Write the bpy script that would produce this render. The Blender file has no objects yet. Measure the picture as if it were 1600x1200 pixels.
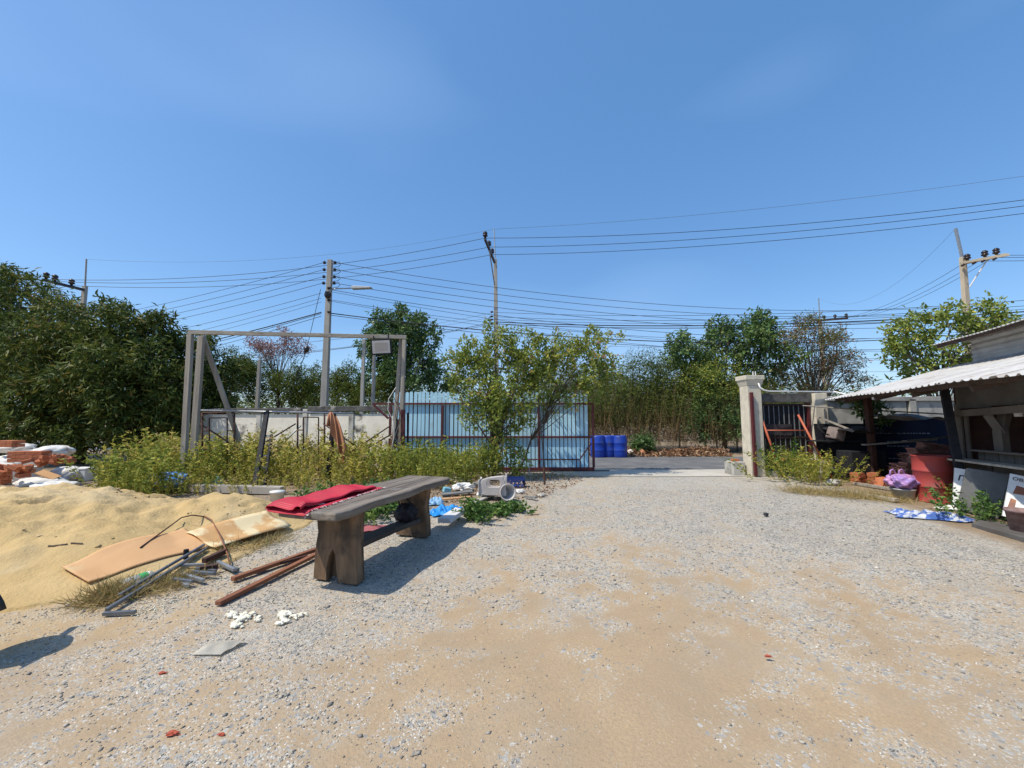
import bpy, math, random
import numpy as np
from mathutils import Vector, Matrix, Euler
from mathutils.geometry import tessellate_polygon
random.seed(7)
R = math.radians
S = bpy.context.scene
COL = S.collection

# ---------------------------------------------------------------- camera, world, sun
F, PITCH, EYE = 620.0, R(5.07), 1.6
cam = bpy.data.cameras.new('camera'); cam_o = bpy.data.objects.new('camera', cam); COL.objects.link(cam_o)
cam.sensor_width = 36; cam.lens = 36 * F / 1600; cam.clip_start = .05; cam.clip_end = 9000
cam_o.location = (0, 0, EYE); cam_o.rotation_euler = (R(90) + PITCH, 0, 0)
S.camera = cam_o
SUN_EL, SUN_AZ = R(58), R(245)          # azimuth clockwise from +Y
sdir = Vector((math.sin(SUN_AZ) * math.cos(SUN_EL), math.cos(SUN_AZ) * math.cos(SUN_EL), math.sin(SUN_EL)))
sun = bpy.data.lights.new('sun', 'SUN'); sun_o = bpy.data.objects.new('sun', sun); COL.objects.link(sun_o)
sun.energy = 3.9; sun.angle = R(.53); sun.color = (1, .93, .80)
sun_o.rotation_euler = sdir.to_track_quat('Z', 'Y').to_euler(); sun_o.location = (-20, -10, 40)
W = bpy.data.worlds.new('World'); S.world = W; W.use_nodes = True
wn = W.node_tree.nodes; wl = W.node_tree.links
bg = wn['Background']
sky = wn.new('ShaderNodeTexSky'); sky.sky_type = 'NISHITA'; sky.sun_disc = False
sky.sun_elevation = SUN_EL; sky.sun_rotation = SUN_AZ
sky.altitude = 0; sky.air_density = 1.0; sky.dust_density = .9; sky.ozone_density = 2.2
hsv = wn.new('ShaderNodeHueSaturation'); hsv.inputs['Value'].default_value = 1.06; hsv.inputs['Saturation'].default_value = 1.12
ev = wn.new('ShaderNodeMixRGB'); ev.inputs[0].default_value = .36; ev.inputs[2].default_value = (.86, 2.0, 4.0, 1)
wl.new(sky.outputs[0], ev.inputs[1]); wl.new(ev.outputs[0], hsv.inputs['Color'])
# very thin high cloud veil
tc = wn.new('ShaderNodeTexCoord'); mp = wn.new('ShaderNodeMapping'); mp.inputs['Scale'].default_value = (1.1, 1.1, 3.2)
nz = wn.new('ShaderNodeTexNoise'); nz.inputs['Scale'].default_value = 1.0; nz.inputs['Detail'].default_value = 2
mr = wn.new('ShaderNodeMapRange'); mr.inputs[1].default_value = .5; mr.inputs[2].default_value = .85; mr.inputs[3].default_value = 0; mr.inputs[4].default_value = .3
mx = wn.new('ShaderNodeMixRGB'); mx.inputs['Color2'].default_value = (3.4, 4.6, 6.4, 1)
wl.new(tc.outputs['Generated'], mp.inputs[0]); wl.new(mp.outputs[0], nz.inputs['Vector']); wl.new(nz.outputs[0], mr.inputs[0])
wl.new(mr.outputs[0], mx.inputs['Fac']); wl.new(hsv.outputs[0], mx.inputs['Color1']); wl.new(mx.outputs[0], bg.inputs['Color'])
bg.inputs['Strength'].default_value = .15
S.view_settings.view_transform = 'Standard'; S.view_settings.look = 'None'
S.view_settings.gamma = 1; S.view_settings.use_curve_mapping = False; S.view_settings.exposure = 0.30
S.render.engine = 'CYCLES'
S.cycles.max_bounces = 6; S.cycles.transparent_max_bounces = 8; S.cycles.diffuse_bounces = 4

# ---------------------------------------------------------------- helpers
def ray(u, v):
    cx, cy = (u - 800) / F, (600 - v) / F
    return Vector((cx, math.cos(PITCH) - cy * math.sin(PITCH), math.sin(PITCH) + cy * math.cos(PITCH)))
def G(u, v, z=0.0):
    r = ray(u, v); t = (z - EYE) / r.z
    return Vector((r.x * t, r.y * t, z))
def A(u, v, Y):
    r = ray(u, v); t = Y / r.y
    return Vector((r.x * t, Y, EYE + r.z * t))

def GB(u, v, k, z=0.0):
    p = G(u, v, z); d = Vector((p.x, p.y, 0)).normalized(); return p + d * k

def tag(o, label=None, cat=None, group=None, kind=None):
    if label: o['label'] = label
    if cat: o['category'] = cat
    if group: o['group'] = group
    if kind: o['kind'] = kind
    elif label: o['kind'] = 'thing'
    return o
def thing(name, label, cat, loc=(0, 0, 0), rotz=0.0, group=None):
    o = bpy.data.objects.new(name, None); COL.objects.link(o)
    o.empty_display_size = .1
    o.location = loc; o.rotation_euler = (0, 0, rotz)
    return tag(o, label, cat, group)
def wmat(o):
    m = Matrix.LocRotScale(Vector(o.location), o.rotation_euler.to_quaternion(), None)
    return (wmat(o.parent) @ m) if o.parent else m

class MB:
    def __init__(s): s.v = []; s.f = []
    def add(s, vs, fs):
        b = len(s.v); s.v += [tuple(x) for x in vs]; s.f += [tuple(b + i for i in f) for f in fs]; return s
    def box(s, c, size, rot=None):
        x, y, z = (k / 2 for k in size)
        vs = [Vector(p) for p in ((-x,-y,-z),(x,-y,-z),(x,y,-z),(-x,y,-z),(-x,-y,z),(x,-y,z),(x,y,z),(-x,y,z))]
        if rot is not None:
            if not isinstance(rot, Matrix): rot = Euler(rot).to_matrix()
            vs = [rot @ p for p in vs]
        c = Vector(c)
        return s.add([p + c for p in vs], [(0,3,2,1),(4,5,6,7),(0,1,5,4),(1,2,6,5),(2,3,7,6),(3,0,4,7)])
    def bar(s, a, b, w, h=None, up=(0, 0, 1), taper=1.0):
        a, b = Vector(a), Vector(b); h = h or w; d = (b - a).normalized(); up = Vector(up)
        if abs(d.dot(up)) > .98: up = Vector((0, 1, 0))
        x = d.cross(up).normalized(); y = x.cross(d)
        vs = []
        for p, k in ((a, 1), (b, taper)):
            for i, j in ((-1,-1),(1,-1),(1,1),(-1,1)): vs.append(p + x * (i * w / 2 * k) + y * (j * h / 2 * k))
        return s.add(vs, [(3,2,1,0),(4,5,6,7),(0,1,5,4),(1,2,6,5),(2,3,7,6),(3,0,4,7)])
    def tube(s, pts, r, n=8, cap=True, r2=None):
        pts = [Vector(p) for p in pts]; m = len(pts)
        rs = r if isinstance(r, (list, tuple)) else [r + ((r2 if r2 is not None else r) - r) * i / max(1, m - 1) for i in range(m)]
        vs = []; up = None
        for i, p in enumerate(pts):
            d = (pts[min(i + 1, m - 1)] - pts[max(i - 1, 0)]).normalized()
            if up is None: up = Vector((0, 0, 1)) if abs(d.z) < .9 else Vector((1, 0, 0))
            x = d.cross(up).normalized(); y = x.cross(d).normalized(); up = y
            for k in range(n):
                a = 2 * math.pi * k / n; vs.append(p + (x * math.cos(a) + y * math.sin(a)) * rs[i])
        fs = [(i*n+k, i*n+(k+1)%n, (i+1)*n+(k+1)%n, (i+1)*n+k) for i in range(m-1) for k in range(n)]
        if cap: fs += [tuple(range(n-1, -1, -1)), tuple(range((m-1)*n, m*n))]
        return s.add(vs, fs)
    def lathe(s, prof, c=(0, 0, 0), n=20, rot=None):
        vs = []; c = Vector(c); m = len(prof)
        for r, z in prof:
            for k in range(n):
                a = 2 * math.pi * k / n; p = Vector((r * math.cos(a), r * math.sin(a), z))
                vs.append((rot @ p if rot else p) + c)
        return s.add(vs, [(i*n+k, i*n+(k+1)%n, (i+1)*n+(k+1)%n, (i+1)*n+k) for i in range(m-1) for k in range(n)])
    def prism(s, outer, t, M=Matrix(), holes=()):
        loops = [list(outer)] + [list(h) for h in holes]
        flat = [p for l in loops for p in l]; n = len(flat)
        tris = tessellate_polygon([[Vector((p[0], p[1], 0)) for p in l] for l in loops])
        vs = [M @ Vector((p[0], p[1], -t/2)) for p in flat] + [M @ Vector((p[0], p[1], t/2)) for p in flat]
        fs = [tuple(x) for x in tris] + [tuple(n + i for i in reversed(x)) for x in tris]
        b = 0
        for l in loops:
            k = len(l); fs += [(b+i, b+(i+1)%k, n+b+(i+1)%k, n+b+i) for i in range(k)]; b += k
        return s.add(vs, fs)
    def grid(s, fn, nu, nv):
        vs = [fn(i / nu, j / nv) for j in range(nv + 1) for i in range(nu + 1)]
        return s.add(vs, [(j*(nu+1)+i, j*(nu+1)+i+1, (j+1)*(nu+1)+i+1, (j+1)*(nu+1)+i) for j in range(nv) for i in range(nu)])
    def build(s, name, mat, parent=None, world=True, smooth=False, bevel=0, solid=0, origin=None, label=None):
        vs = [Vector(p) for p in s.v]
        if parent is not None and world:
            inv = wmat(parent).inverted(); vs = [inv @ p for p in vs]
        if origin is not None: o_ = Vector(origin); vs = [p - o_ for p in vs]
        me = bpy.data.meshes.new(name); me.from_pydata([tuple(p) for p in vs], [], s.f)
        import bmesh
        bm = bmesh.new(); bm.from_mesh(me); bmesh.ops.recalc_face_normals(bm, faces=bm.faces); bm.to_mesh(me); bm.free()
        if smooth: me.polygons.foreach_set('use_smooth', [True] * len(me.polygons))
        if mat: me.materials.append(mat)
        o = bpy.data.objects.new(name, me); COL.objects.link(o)
        if parent is not None: o.parent = parent
        if origin is not None: o.location = origin
        if solid:
            m = o.modifiers.new('thick', 'SOLIDIFY'); m.thickness = solid; m.offset = -1
        if bevel:
            m = o.modifiers.new('edge', 'BEVEL'); m.width = bevel; m.segments = 2; m.limit_method = 'ANGLE'
        if label: o['label'] = label
        return o
    def solo(s, name, mat, label, cat, group=None, kind=None, **k):
        lo = Vector((min(p[0] for p in s.v), min(p[1] for p in s.v), min(p[2] for p in s.v)))
        hi = Vector((max(p[0] for p in s.v), max(p[1] for p in s.v), 0))
        o = s.build(name, mat, origin=((lo.x + hi.x) / 2, (lo.y + hi.y) / 2, lo.z), **k)
        return tag(o, label, cat, group, kind)
def inst(src, name, parent, loc, rot=(0, 0, 0), scale=(1, 1, 1)):
    o = bpy.data.objects.new(name, src); COL.objects.link(o); o.parent = parent
    o.location = loc; o.rotation_euler = rot; o.scale = scale; return o
def copy_tree(o, parent=None):
    c = o.copy(); COL.objects.link(c)
    if parent is not None: c.parent = parent
    for ch in list(o.children): copy_tree(ch, c)
    return c
def np_obj(name, V, Fc, mat, attr=None, parent=None, smooth=False):
    V = np.asarray(V, np.float32); Fc = np.asarray(Fc, np.int32); k = Fc.shape[1]
    me = bpy.data.meshes.new(name)
    me.vertices.add(len(V)); me.vertices.foreach_set('co', V.ravel())
    me.loops.add(Fc.size); me.loops.foreach_set('vertex_index', Fc.ravel())
    me.polygons.add(len(Fc)); me.polygons.foreach_set('loop_start', np.arange(0, Fc.size, k, dtype=np.int32))
    if smooth: me.polygons.foreach_set('use_smooth', np.ones(len(Fc), bool))
    me.update(calc_edges=True)
    for an, (dom, val) in (attr or {}).items():
        a = me.attributes.new(an, 'FLOAT', dom); a.data.foreach_set('value', np.asarray(val, np.float32))
    if mat: me.materials.append(mat)
    o = bpy.data.objects.new(name, me); COL.objects.link(o)
    if parent is not None: o.parent = parent
    return o

def vnoise(x, y, seed=0):
    x = np.asarray(x, float); y = np.asarray(y, float)
    xi = np.floor(x).astype(np.int64); yi = np.floor(y).astype(np.int64); fx = x - xi; fy = y - yi
    def h(a, b):
        n = (a * 374761393 + b * 668265263 + seed * 1442695041) & 0xFFFFFFFF
        n = ((n ^ (n >> 13)) * 1274126177) & 0xFFFFFFFF
        n = n ^ (n >> 16)
        return (n & 0xFFFF) / 65535.0
    sx = fx*fx*(3-2*fx); sy = fy*fy*(3-2*fy)
    a = h(xi, yi)*(1-sx) + h(xi+1, yi)*sx; b = h(xi, yi+1)*(1-sx) + h(xi+1, yi+1)*sx
    return a*(1-sy) + b*sy
def fbm(x, y, seed=0, o=4):
    t = 0; a = .5; n = 0
    for i in range(o):
        t = t + a * vnoise(x * 2**i, y * 2**i, seed + i); n += a; a *= .5
    return t / n
def sstep(a, b, x):
    t = np.clip((np.asarray(x, float) - a) / (b - a), 0, 1); return t*t*(3-2*t)

# ---------------------------------------------------------------- materials
def srgb(r, g, b): return tuple(((c/255)/12.92 if c/255 < .04045 else (((c/255)+.055)/1.055)**2.4) for c in (r, g, b))
def mat(name, c1, c2=None, scale=4, rough=.8, bump=.0, bscale=30, metal=0, stretch=(1, 1, 1), lo=.35, hi=.65, dirt=None, dscale=1.5, dlo=.5, dhi=.7, spec=.4, trans=0, detail=6, rust=None):
    m = bpy.data.materials.new(name); m.use_nodes = True; n = m.node_tree.nodes; l = m.node_tree.links
    b = n['Principled BSDF']; b.inputs['Roughness'].default_value = rough; b.inputs['Metallic'].default_value = metal
    b.inputs['Specular IOR Level'].default_value = spec
    if trans: b.inputs['Transmission Weight'].default_value = trans
    tc = n.new('ShaderNodeTexCoord'); oi = n.new('ShaderNodeObjectInfo')
    va = n.new('ShaderNodeVectorMath'); va.operation = 'MULTIPLY_ADD'; va.inputs[1].default_value = (1, 1, 1)
    ml = n.new('ShaderNodeMath'); ml.operation = 'MULTIPLY'; ml.inputs[1].default_value = 37.0
    l.new(oi.outputs['Random'], ml.inputs[0]); l.new(tc.outputs['Object'], va.inputs[0]); l.new(ml.outputs[0], va.inputs[2])
    mp = n.new('ShaderNodeMapping'); mp.inputs['Scale'].default_value = stretch; l.new(va.outputs[0], mp.inputs[0])
    def noise(sc, det=6, src=mp.outputs[0]):
        t = n.new('ShaderNodeTexNoise'); t.inputs['Scale'].default_value = sc; t.inputs['Detail'].default_value = det
        t.inputs['Roughness'].default_value = .6; l.new(src, t.inputs['Vector']); return t
    def ramp(src, a, bb):
        r = n.new('ShaderNodeMapRange'); r.inputs[1].default_value = a; r.inputs[2].default_value = bb; l.new(src, r.inputs[0]); return r.outputs[0]
    def mix(fac, ca, cb, isA=False):
        x = n.new('ShaderNodeMixRGB'); l.new(fac, x.inputs[0])
        if isA: l.new(ca, x.inputs[1])
        else: x.inputs[1].default_value = (*ca, 1)
        x.inputs[2].default_value = (*cb, 1); return x.outputs[0]
    c2 = c2 or tuple(k * .75 for k in c1)
    t = noise(scale, detail); col = mix(ramp(t.outputs[0], lo, hi), c1, c2)
    if dirt:
        t2 = noise(dscale, 8, va.outputs[0]); col = mix(ramp(t2.outputs[0], dlo, dhi), col, dirt, True)
    if rust:
        t3 = noise(rust[1], 8, va.outputs[0]); col = mix(ramp(t3.outputs[0], rust[2], rust[3]), col, rust[0], True)
    l.new(col, b.inputs['Base Color'])
    if bump:
        t4 = noise(bscale, 8); bp = n.new('ShaderNodeBump'); bp.inputs['Strength'].default_value = bump; bp.inputs['Distance'].default_value = .02
        l.new(t4.outputs[0], bp.inputs['Height']); l.new(bp.outputs[0], b.inputs['Normal'])
    return m
def leafmat(name, stops, rough=.5, transl=.25, spec=.35):
    m = bpy.data.materials.new(name); m.use_nodes = True; n = m.node_tree.nodes; l = m.node_tree.links
    b = n['Principled BSDF']; b.inputs['Roughness'].default_value = rough; b.inputs['Specular IOR Level'].default_value = spec
    at = n.new('ShaderNodeAttribute'); at.attribute_name = 'lv'
    cr = n.new('ShaderNodeValToRGB'); e = cr.color_ramp.elements
    while len(e) < len(stops): e.new(.5)
    for i, (p, c) in enumerate(stops): e[i].position = p; e[i].color = (*c, 1)
    l.new(at.outputs['Fac'], cr.inputs[0]); l.new(cr.outputs[0], b.inputs['Base Color'])
    tr = n.new('ShaderNodeBsdfTranslucent'); l.new(cr.outputs[0], tr.inputs['Color'])
    ms = n.new('ShaderNodeMixShader'); ms.inputs[0].default_value = transl
    l.new(b.outputs[0], ms.inputs[1]); l.new(tr.outputs[0], ms.inputs[2]); l.new(ms.outputs[0], n['Material Output'].inputs[0])
    return m

M_conc = mat('weathered_concrete', (.50, .48, .43), (.36, .345, .31), 3, .9, .3, 60, dirt=(.10, .095, .085), dscale=1.6, dlo=.56, dhi=.72)
M_pillar = mat('pillar_concrete', (.64, .58, .46), (.50, .45, .36), 4, .9, .25, 50, dirt=(.2, .18, .15), dscale=2.2, dlo=.58, dhi=.8)
M_wallp = mat('pale_stained_render', (.80, .75, .64), (.68, .63, .53), 3, .9, .3, 60, dirt=(.10, .095, .085), dscale=1.3, dlo=.58, dhi=.68)
M_coping = mat('blackened_concrete', (.13, .125, .115), (.055, .052, .05), 5, .95, .4, 50, dirt=(.38, .36, .33), dscale=3, dlo=.58, dhi=.7)
M_pole = mat('pole_concrete', (.40, .37, .32), (.30, .275, .24), 3, .9, .2, 60, stretch=(1, 1, .3))
M_pole_tan = mat('warm_pole_concrete', (.52, .44, .32), (.40, .33, .24), 3, .9, .2, 60, stretch=(1, 1, .3))
M_insul = mat('insulator_brown', (.035, .022, .02), (.02, .015, .015), 8, .25)
M_wire = mat('wire_black', (.03, .03, .032), (.02, .02, .022), 5, .6)
M_wire_grey = mat('wire_grey', (.16, .17, .18), (.12, .12, .13), 5, .5)
M_galv = mat('galvanised_steel', (.42, .43, .44), (.30, .31, .32), 10, .45, .05, 50, metal=.6)
M_gatered = mat('maroon_paint', (.115, .02, .024), (.075, .016, .019), 6, .55, .05, 60, rust=((.13, .05, .025), 7, .6, .72))
M_slat = mat('pale_blue_paint', (.47, .75, .90), (.41, .69, .87), 3, .5, .03, 40, dirt=(.45, .55, .58), dscale=2.5, dlo=.6, dhi=.8)
M_oldwood = mat('grey_weathered_wood', (.37, .335, .28), (.22, .19, .16), 8, .9, .5, 40, stretch=(1, 1, .07))
M_oldwoodx = mat('grey_weathered_beam', (.48, .43, .35), (.30, .26, .21), 8, .9, .5, 40, stretch=(.07, 1, 1))
M_darkwood = mat('dark_slab_wood', (.115, .095, .075), (.045, .036, .029), 7, .75, .55, 26, stretch=(1, .06, 1), lo=.3, hi=.7)
M_slabtop = mat('grey_slab_wood', (.25, .205, .16), (.08, .064, .05), 9, .7, .6, 26, stretch=(1, .05, 1), lo=.3, hi=.7, dirt=(.25, .235, .215), dscale=4, dlo=.55, dhi=.75)
M_legwood = mat('brown_leg_wood', (.25, .155, .085), (.075, .045, .026), 5, .75, .8, 18, stretch=(1, 1, .22), lo=.36, hi=.62, dirt=(.05, .035, .025), dscale=3.5, dlo=.5, dhi=.66)
M_redwood = mat('red_brown_plank', (.26, .105, .05), (.17, .065, .035), 6, .75, .2, 40, stretch=(1, .1, 1))
M_shedwood = mat('dark_shed_timber', (.17, .145, .12), (.10, .085, .07), 8, .9, .5, 40, stretch=(.2, .2, .2))
M_ply = mat('orange_plywood', (.60, .35, .165), (.52, .29, .13), 2.5, .75, .1, 50, stretch=(1, .25, 1), dirt=(.60, .46, .25), dscale=2.2, dlo=.58, dhi=.72)
M_ply2 = mat('peeling_plywood', (.55, .33, .14), (.48, .27, .11), 2.5, .75, .15, 50, dirt=(.66, .54, .32), dscale=2.6, dlo=.47, dhi=.55)
M_steel = mat('grey_steel_tube', (.20, .22, .25), (.13, .145, .165), 8, .4, .05, 60, metal=.5)
M_rust = mat('rusty_steel', (.085, .036, .024), (.045, .022, .017), 9, .85, .2, 60)
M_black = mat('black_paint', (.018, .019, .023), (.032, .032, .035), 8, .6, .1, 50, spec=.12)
M_orange = mat('orange_red_paint', (.52, .13, .06), (.42, .10, .05), 6, .5, rust=((.16, .06, .03), 9, .6, .7))
M_redmat = mat('red_rubber_mat', (.48, .017, .04), (.38, .014, .032), 6, .55)
M_fray = mat('frayed_white_thread', (.72, .68, .66), (.6, .4, .4), 10, .9)
M_floodglass = mat('frosted_lamp_glass', (.55, .52, .49), (.46, .44, .42), 5, .3)
M_white = mat('white_plastic', (.74, .74, .72), (.62, .61, .58), 5, .6, .1, 20)
M_sack = mat('white_woven_sack', (.74, .73, .70), (.56, .53, .48), 6, .7, .5, 14, dirt=(.5, .32, .2), dscale=3, dlo=.58, dhi=.72)
M_foam = mat('white_foam', (.84, .80, .68), (.72, .67, .52), 12, .9, .5, 60)
M_brick = mat('orange_clay_brick', (.46, .155, .07), (.34, .11, .05), 8, .9, .3, 60, dirt=(.5, .3, .2), dscale=5, dlo=.6, dhi=.75)
M_tile = mat('dark_clay_tile', (.30, .13, .10), (.20, .085, .07), 8, .9, .3, 60, dirt=(.36, .25, .21), dscale=5, dlo=.5, dhi=.75)
M_blue = mat('blue_barrel_plastic', (.012, .055, .40), (.01, .04, .28), 3, .45, .05, 20, dirt=(.10, .11, .2), dscale=3, dlo=.52, dhi=.8)
M_bluetarp = mat('bright_blue_tarp', (.02, .26, .68), (.015, .2, .55), 4, .5, .1, 30)
M_bluebag = mat('blue_film', (.03, .16, .52), (.12, .3, .62), 6, .35, .3, 25)
M_tealnet = mat('teal_net', (.06, .32, .27), (.18, .42, .36), 12, .6, .3, 30)
M_crate = mat('navy_crate_plastic', (.02, .05, .22), (.015, .035, .15), 5, .5)
M_chair = mat('beige_plastic', (.55, .50, .46), (.46, .41, .38), 4, .55, .05, 30)
M_drum = mat('red_drum_paint', (.36, .05, .04), (.28, .045, .04), 3, .6, .1, 30, dirt=(.18, .07, .05), dscale=3, dlo=.55, dhi=.75)
M_zinc = mat('zinc_sheet', (.50, .49, .47), (.40, .39, .375), 3, .75, .05, 40, metal=0, dirt=(.30, .25, .21), dscale=1.4, dlo=.52, dhi=.75, rust=((.24, .13, .075), 2.2, .60, .72))
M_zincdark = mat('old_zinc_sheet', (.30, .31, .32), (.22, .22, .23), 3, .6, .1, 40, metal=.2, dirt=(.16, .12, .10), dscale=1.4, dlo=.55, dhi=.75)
M_roofwood = mat('dark_roof_timber', (.10, .065, .05), (.06, .04, .032), 7, .85, .3, 30)
M_greyboard = mat('grey_cement_board', (.19, .19, .185), (.14, .14, .138), 4, .85, .15, 50, dirt=(.3, .29, .27), dscale=3, dlo=.55, dhi=.8)
M_navy = mat('navy_banner', (.008, .013, .035), (.006, .009, .025), 4, .8, spec=.15)
M_bannerprint = mat('banner_print', (.17, .19, .22), None, 4, .8)
M_cloth = mat('orange_cloth', (.50, .235, .12), (.40, .17, .085), 5, .9, .2, 60)
M_bottle = mat('clear_bottle_plastic', (.80, .84, .82), (.7, .76, .74), 5, .18, .3, 25, trans=.55)
M_green = mat('green_label', (.08, .45, .14), (.06, .36, .10), 5, .5)
M_cream = mat('cream_film', (.62, .57, .46), (.5, .46, .38), 5, .35, .3, 20, trans=.35)
M_redscrap = mat('red_tile_chip', (.42, .085, .045), (.32, .07, .04), 10, .85, .2, 50)
M_purple = mat('purple_plastic_bag', (.34, .22, .52), (.46, .24, .42), 3, .35, .5, 16, lo=.42, hi=.58)
M_bucket = mat('grey_bucket', (.42, .43, .43), (.34, .35, .35), 4, .5)
M_rubber = mat('black_rubber', (.014, .014, .015), (.024, .024, .024), 6, .8, spec=.12)
M_dkred = mat('dark_gate_metal', (.028, .018, .02), (.045, .02, .022), 5, .5, .1, 40)
M_pot = mat('mottled_pot', (.17, .10, .095), (.30, .21, .2), 14, .8, .2, 30)
M_print = mat('poster_print', (.30, .11, .05), (.16, .07, .05), 12, .6)
M_ink = mat('dark_ink', (.03, .03, .035), None, 5, .7)
M_bark = mat('brown_bark', (.16, .12, .09), (.09, .068, .052), 6, .95, .7, 25, stretch=(1, 1, .25))
M_barkpale = mat('pale_bark', (.34, .29, .23), (.24, .2, .16), 6, .95, .5, 25, stretch=(1, 1, .25))
M_scooter = mat('dark_scooter_paint', (.03, .032, .036), (.05, .05, .055), 3, .3)
M_bagblack = mat('black_bag_cloth', (.012, .012, .016), (.02, .02, .03), 6, .7)

L_mango = leafmat('mango_leaves', [(0, (.03, .048, .012)), (.45, (.068, .10, .02)), (.7, (.115, .15, .028)), (.86, (.20, .19, .04)), (1, (.28, .16, .06))], .55, .25, .2)
L_round = leafmat('deep_green_leaves', [(0, (0.051, 0.102, 0.032)), (.6, (0.102, 0.181, 0.051)), (.9, (0.160, 0.232, 0.065)), (1, (0.290, 0.275, 0.087))], .45, .25)
L_lime = leafmat('yellow_green_leaves', [(0, (0.096, 0.149, 0.032)), (.5, (0.210, 0.271, 0.052)), (.82, (0.350, 0.376, 0.079)), (.93, (0.560, 0.473, 0.088)), (1, (0.420, 0.175, 0.105))], .5, .32, .25)
L_scrub = leafmat('feathery_scrub_leaves', [(0, (.05, .075, .016)), (.5, (.105, .14, .028)), (.85, (.17, .195, .045)), (1, (.27, .22, .07))], .7, .3, .1)
L_sparse = leafmat('thin_reddish_leaves', [(0, (0.090, 0.120, 0.045)), (.55, (0.165, 0.180, 0.068)), (.75, (0.330, 0.165, 0.090)), (1, (0.510, 0.180, 0.150))], .6, .3)
L_pink = leafmat('pinkish_dry_leaves', [(0, (0.184, 0.127, 0.092)), (.5, (0.322, 0.172, 0.149)), (1, (0.414, 0.230, 0.207))], .7, .25)
L_dry = leafmat('dry_brown_stalks', [(0, (.09, .06, .03)), (.4, (.19, .125, .06)), (.7, (.30, .20, .10)), (.8, (.13, .14, .035)), (1, (.10, .135, .03))], .85, .25, .1)
L_weed = leafmat('weed_leaves', [(0, (.10, .15, .025)), (.4, (.24, .28, .05)), (.7, (.44, .40, .075)), (.88, (.56, .46, .11)), (1, (.56, .42, .2))], .65, .35, .2)
L_weedgreen = leafmat('fresh_weed_leaves', [(0, (0.045, 0.105, 0.027)), (.6, (0.112, 0.210, 0.048)), (1, (0.255, 0.330, 0.075))], .5, .3, .3)
L_litter = leafmat('fallen_leaf_litter', [(0, (.12, .06, .035)), (.4, (.22, .115, .06)), (.75, (.34, .2, .115)), (1, (.44, .34, .22))], .8, .1, .2)
L_straw = leafmat('dry_straw', [(0, (.30, .21, .09)), (.6, (.46, .35, .16)), (1, (.2, .2, .06))], .8, .2, .2)

# ---------------------------------------------------------------- ground
def pile_h(x, y):
    x = np.asarray(x, float); y = np.asarray(y, float)
    wob = (fbm(x * .9, y * .9, 31, 3) - .5) * .5
    r = np.sqrt(((x + 6.5) / 3.35) ** 2 + ((y - 5.25) / 2.75) ** 2) + wob * .35
    h = .66 * (.5 + .5 * np.cos(np.pi * np.clip(r, 0, 1))) ** .8
    r2 = np.sqrt(((x + 4.5) / 1.45) ** 2 + ((y - 6.2) / 1.3) ** 2)
    h = np.maximum(h, .42 * (.5 + .5 * np.cos(np.pi * np.clip(r2, 0, 1))) ** .8)
    lump = (fbm(x * 1.7, y * 1.7, 5, 5) - .5) * .28 + (fbm(x * 5, y * 5, 9, 4) - .5) * .14
    v = vnoise(x * 4.3, y * 4.3, 63); pits = -.07 * sstep(.72, .92, v) * sstep(.45, .6, fbm(x * .8, y * .8, 65, 2)) + .03 * sstep(.62, .72, v) * (1 - sstep(.72, .8, v))
    calm = 1 - .97 * np.exp(-(((x + 4.0) * .9 + (y - 4.6) * -.45) / .85) ** 2 - (((x + 4.0) * .45 + (y - 4.6) * .9) / 1.5) ** 2)
    return h + (lump + pits) * np.clip(h * 5, 0, 1) * calm
def ground_z(x, y):
    k = np.clip(1 - np.hypot(x, np.asarray(y) - 6) / 40, 0, 1)
    z = ((fbm(np.asarray(x) * .45, np.asarray(y) * .45, 3, 3) - .5) * .05 + (fbm(np.asarray(x) * 3, np.asarray(y) * 3, 17, 3) - .5) * .016) * k
    z = z * (1 - sstep(10.6, 11.4, y))
    return z - .012 * (1 - sstep(10.6, 11.4, y)) - .004
def gravel_mask(x, y):
    x = np.asarray(x, float); y = np.asarray(y, float)
    n = fbm(x * .55 + 4, y * .55, 41, 4); n2 = fbm(x * 2.2, y * 2.2, 47, 4)
    base = .14 + .70 * sstep(2.7, 6.2, y + .25 * np.abs(x - 2.5) * (x > 2.5))
    base = base + .25 * np.exp(-((x + 1.9) / 1.5) ** 2 - ((y - 3.4) / 1.6) ** 2) + .2 * sstep(1.5, 5, x)
    # the sandy strip down the middle of the yard
    base = base - .22 * np.exp(-((x - .1) / .9) ** 2 - ((y - 2.6) / 1.7) ** 2)
    n3 = fbm(x * 5.5 + 9, y * 5.5, 53, 3)
    track = np.exp(-((x - 1.2 - .12 * (y - 4) ** 1.0) / .28) ** 2) + np.exp(-((x - 3.0 - .12 * (y - 4)) / .28) ** 2)
    return np.clip((base - .5) * .72 + (n - .5) * .6 + (n2 - .5) * .6 + (n3 - .5) * 1.0 + .45 - .10 * track, 0, 1)
xs = np.unique(np.concatenate([-np.geomspace(10.5, 4000, 26)[::-1], np.arange(-10.4, 10.4, .06), np.geomspace(10.5, 4000, 26)]))
ys = np.unique(np.concatenate([-np.geomspace(.6, 3000, 22)[::-1], np.arange(-.4, .6, .2), np.arange(.6, 12.5, .06), np.geomspace(12.6, 5000, 34)]))
XX, YY = np.meshgrid(xs, ys)
ZZ = ground_z(XX, YY)
nx, ny = len(xs), len(ys)
idx = np.arange(nx * ny).reshape(ny, nx)
FQ = np.stack([idx[:-1, :-1], idx[:-1, 1:], idx[1:, 1:], idx[1:, :-1]], -1).reshape(-1, 4)
gm = gravel_mask(XX, YY)
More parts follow.
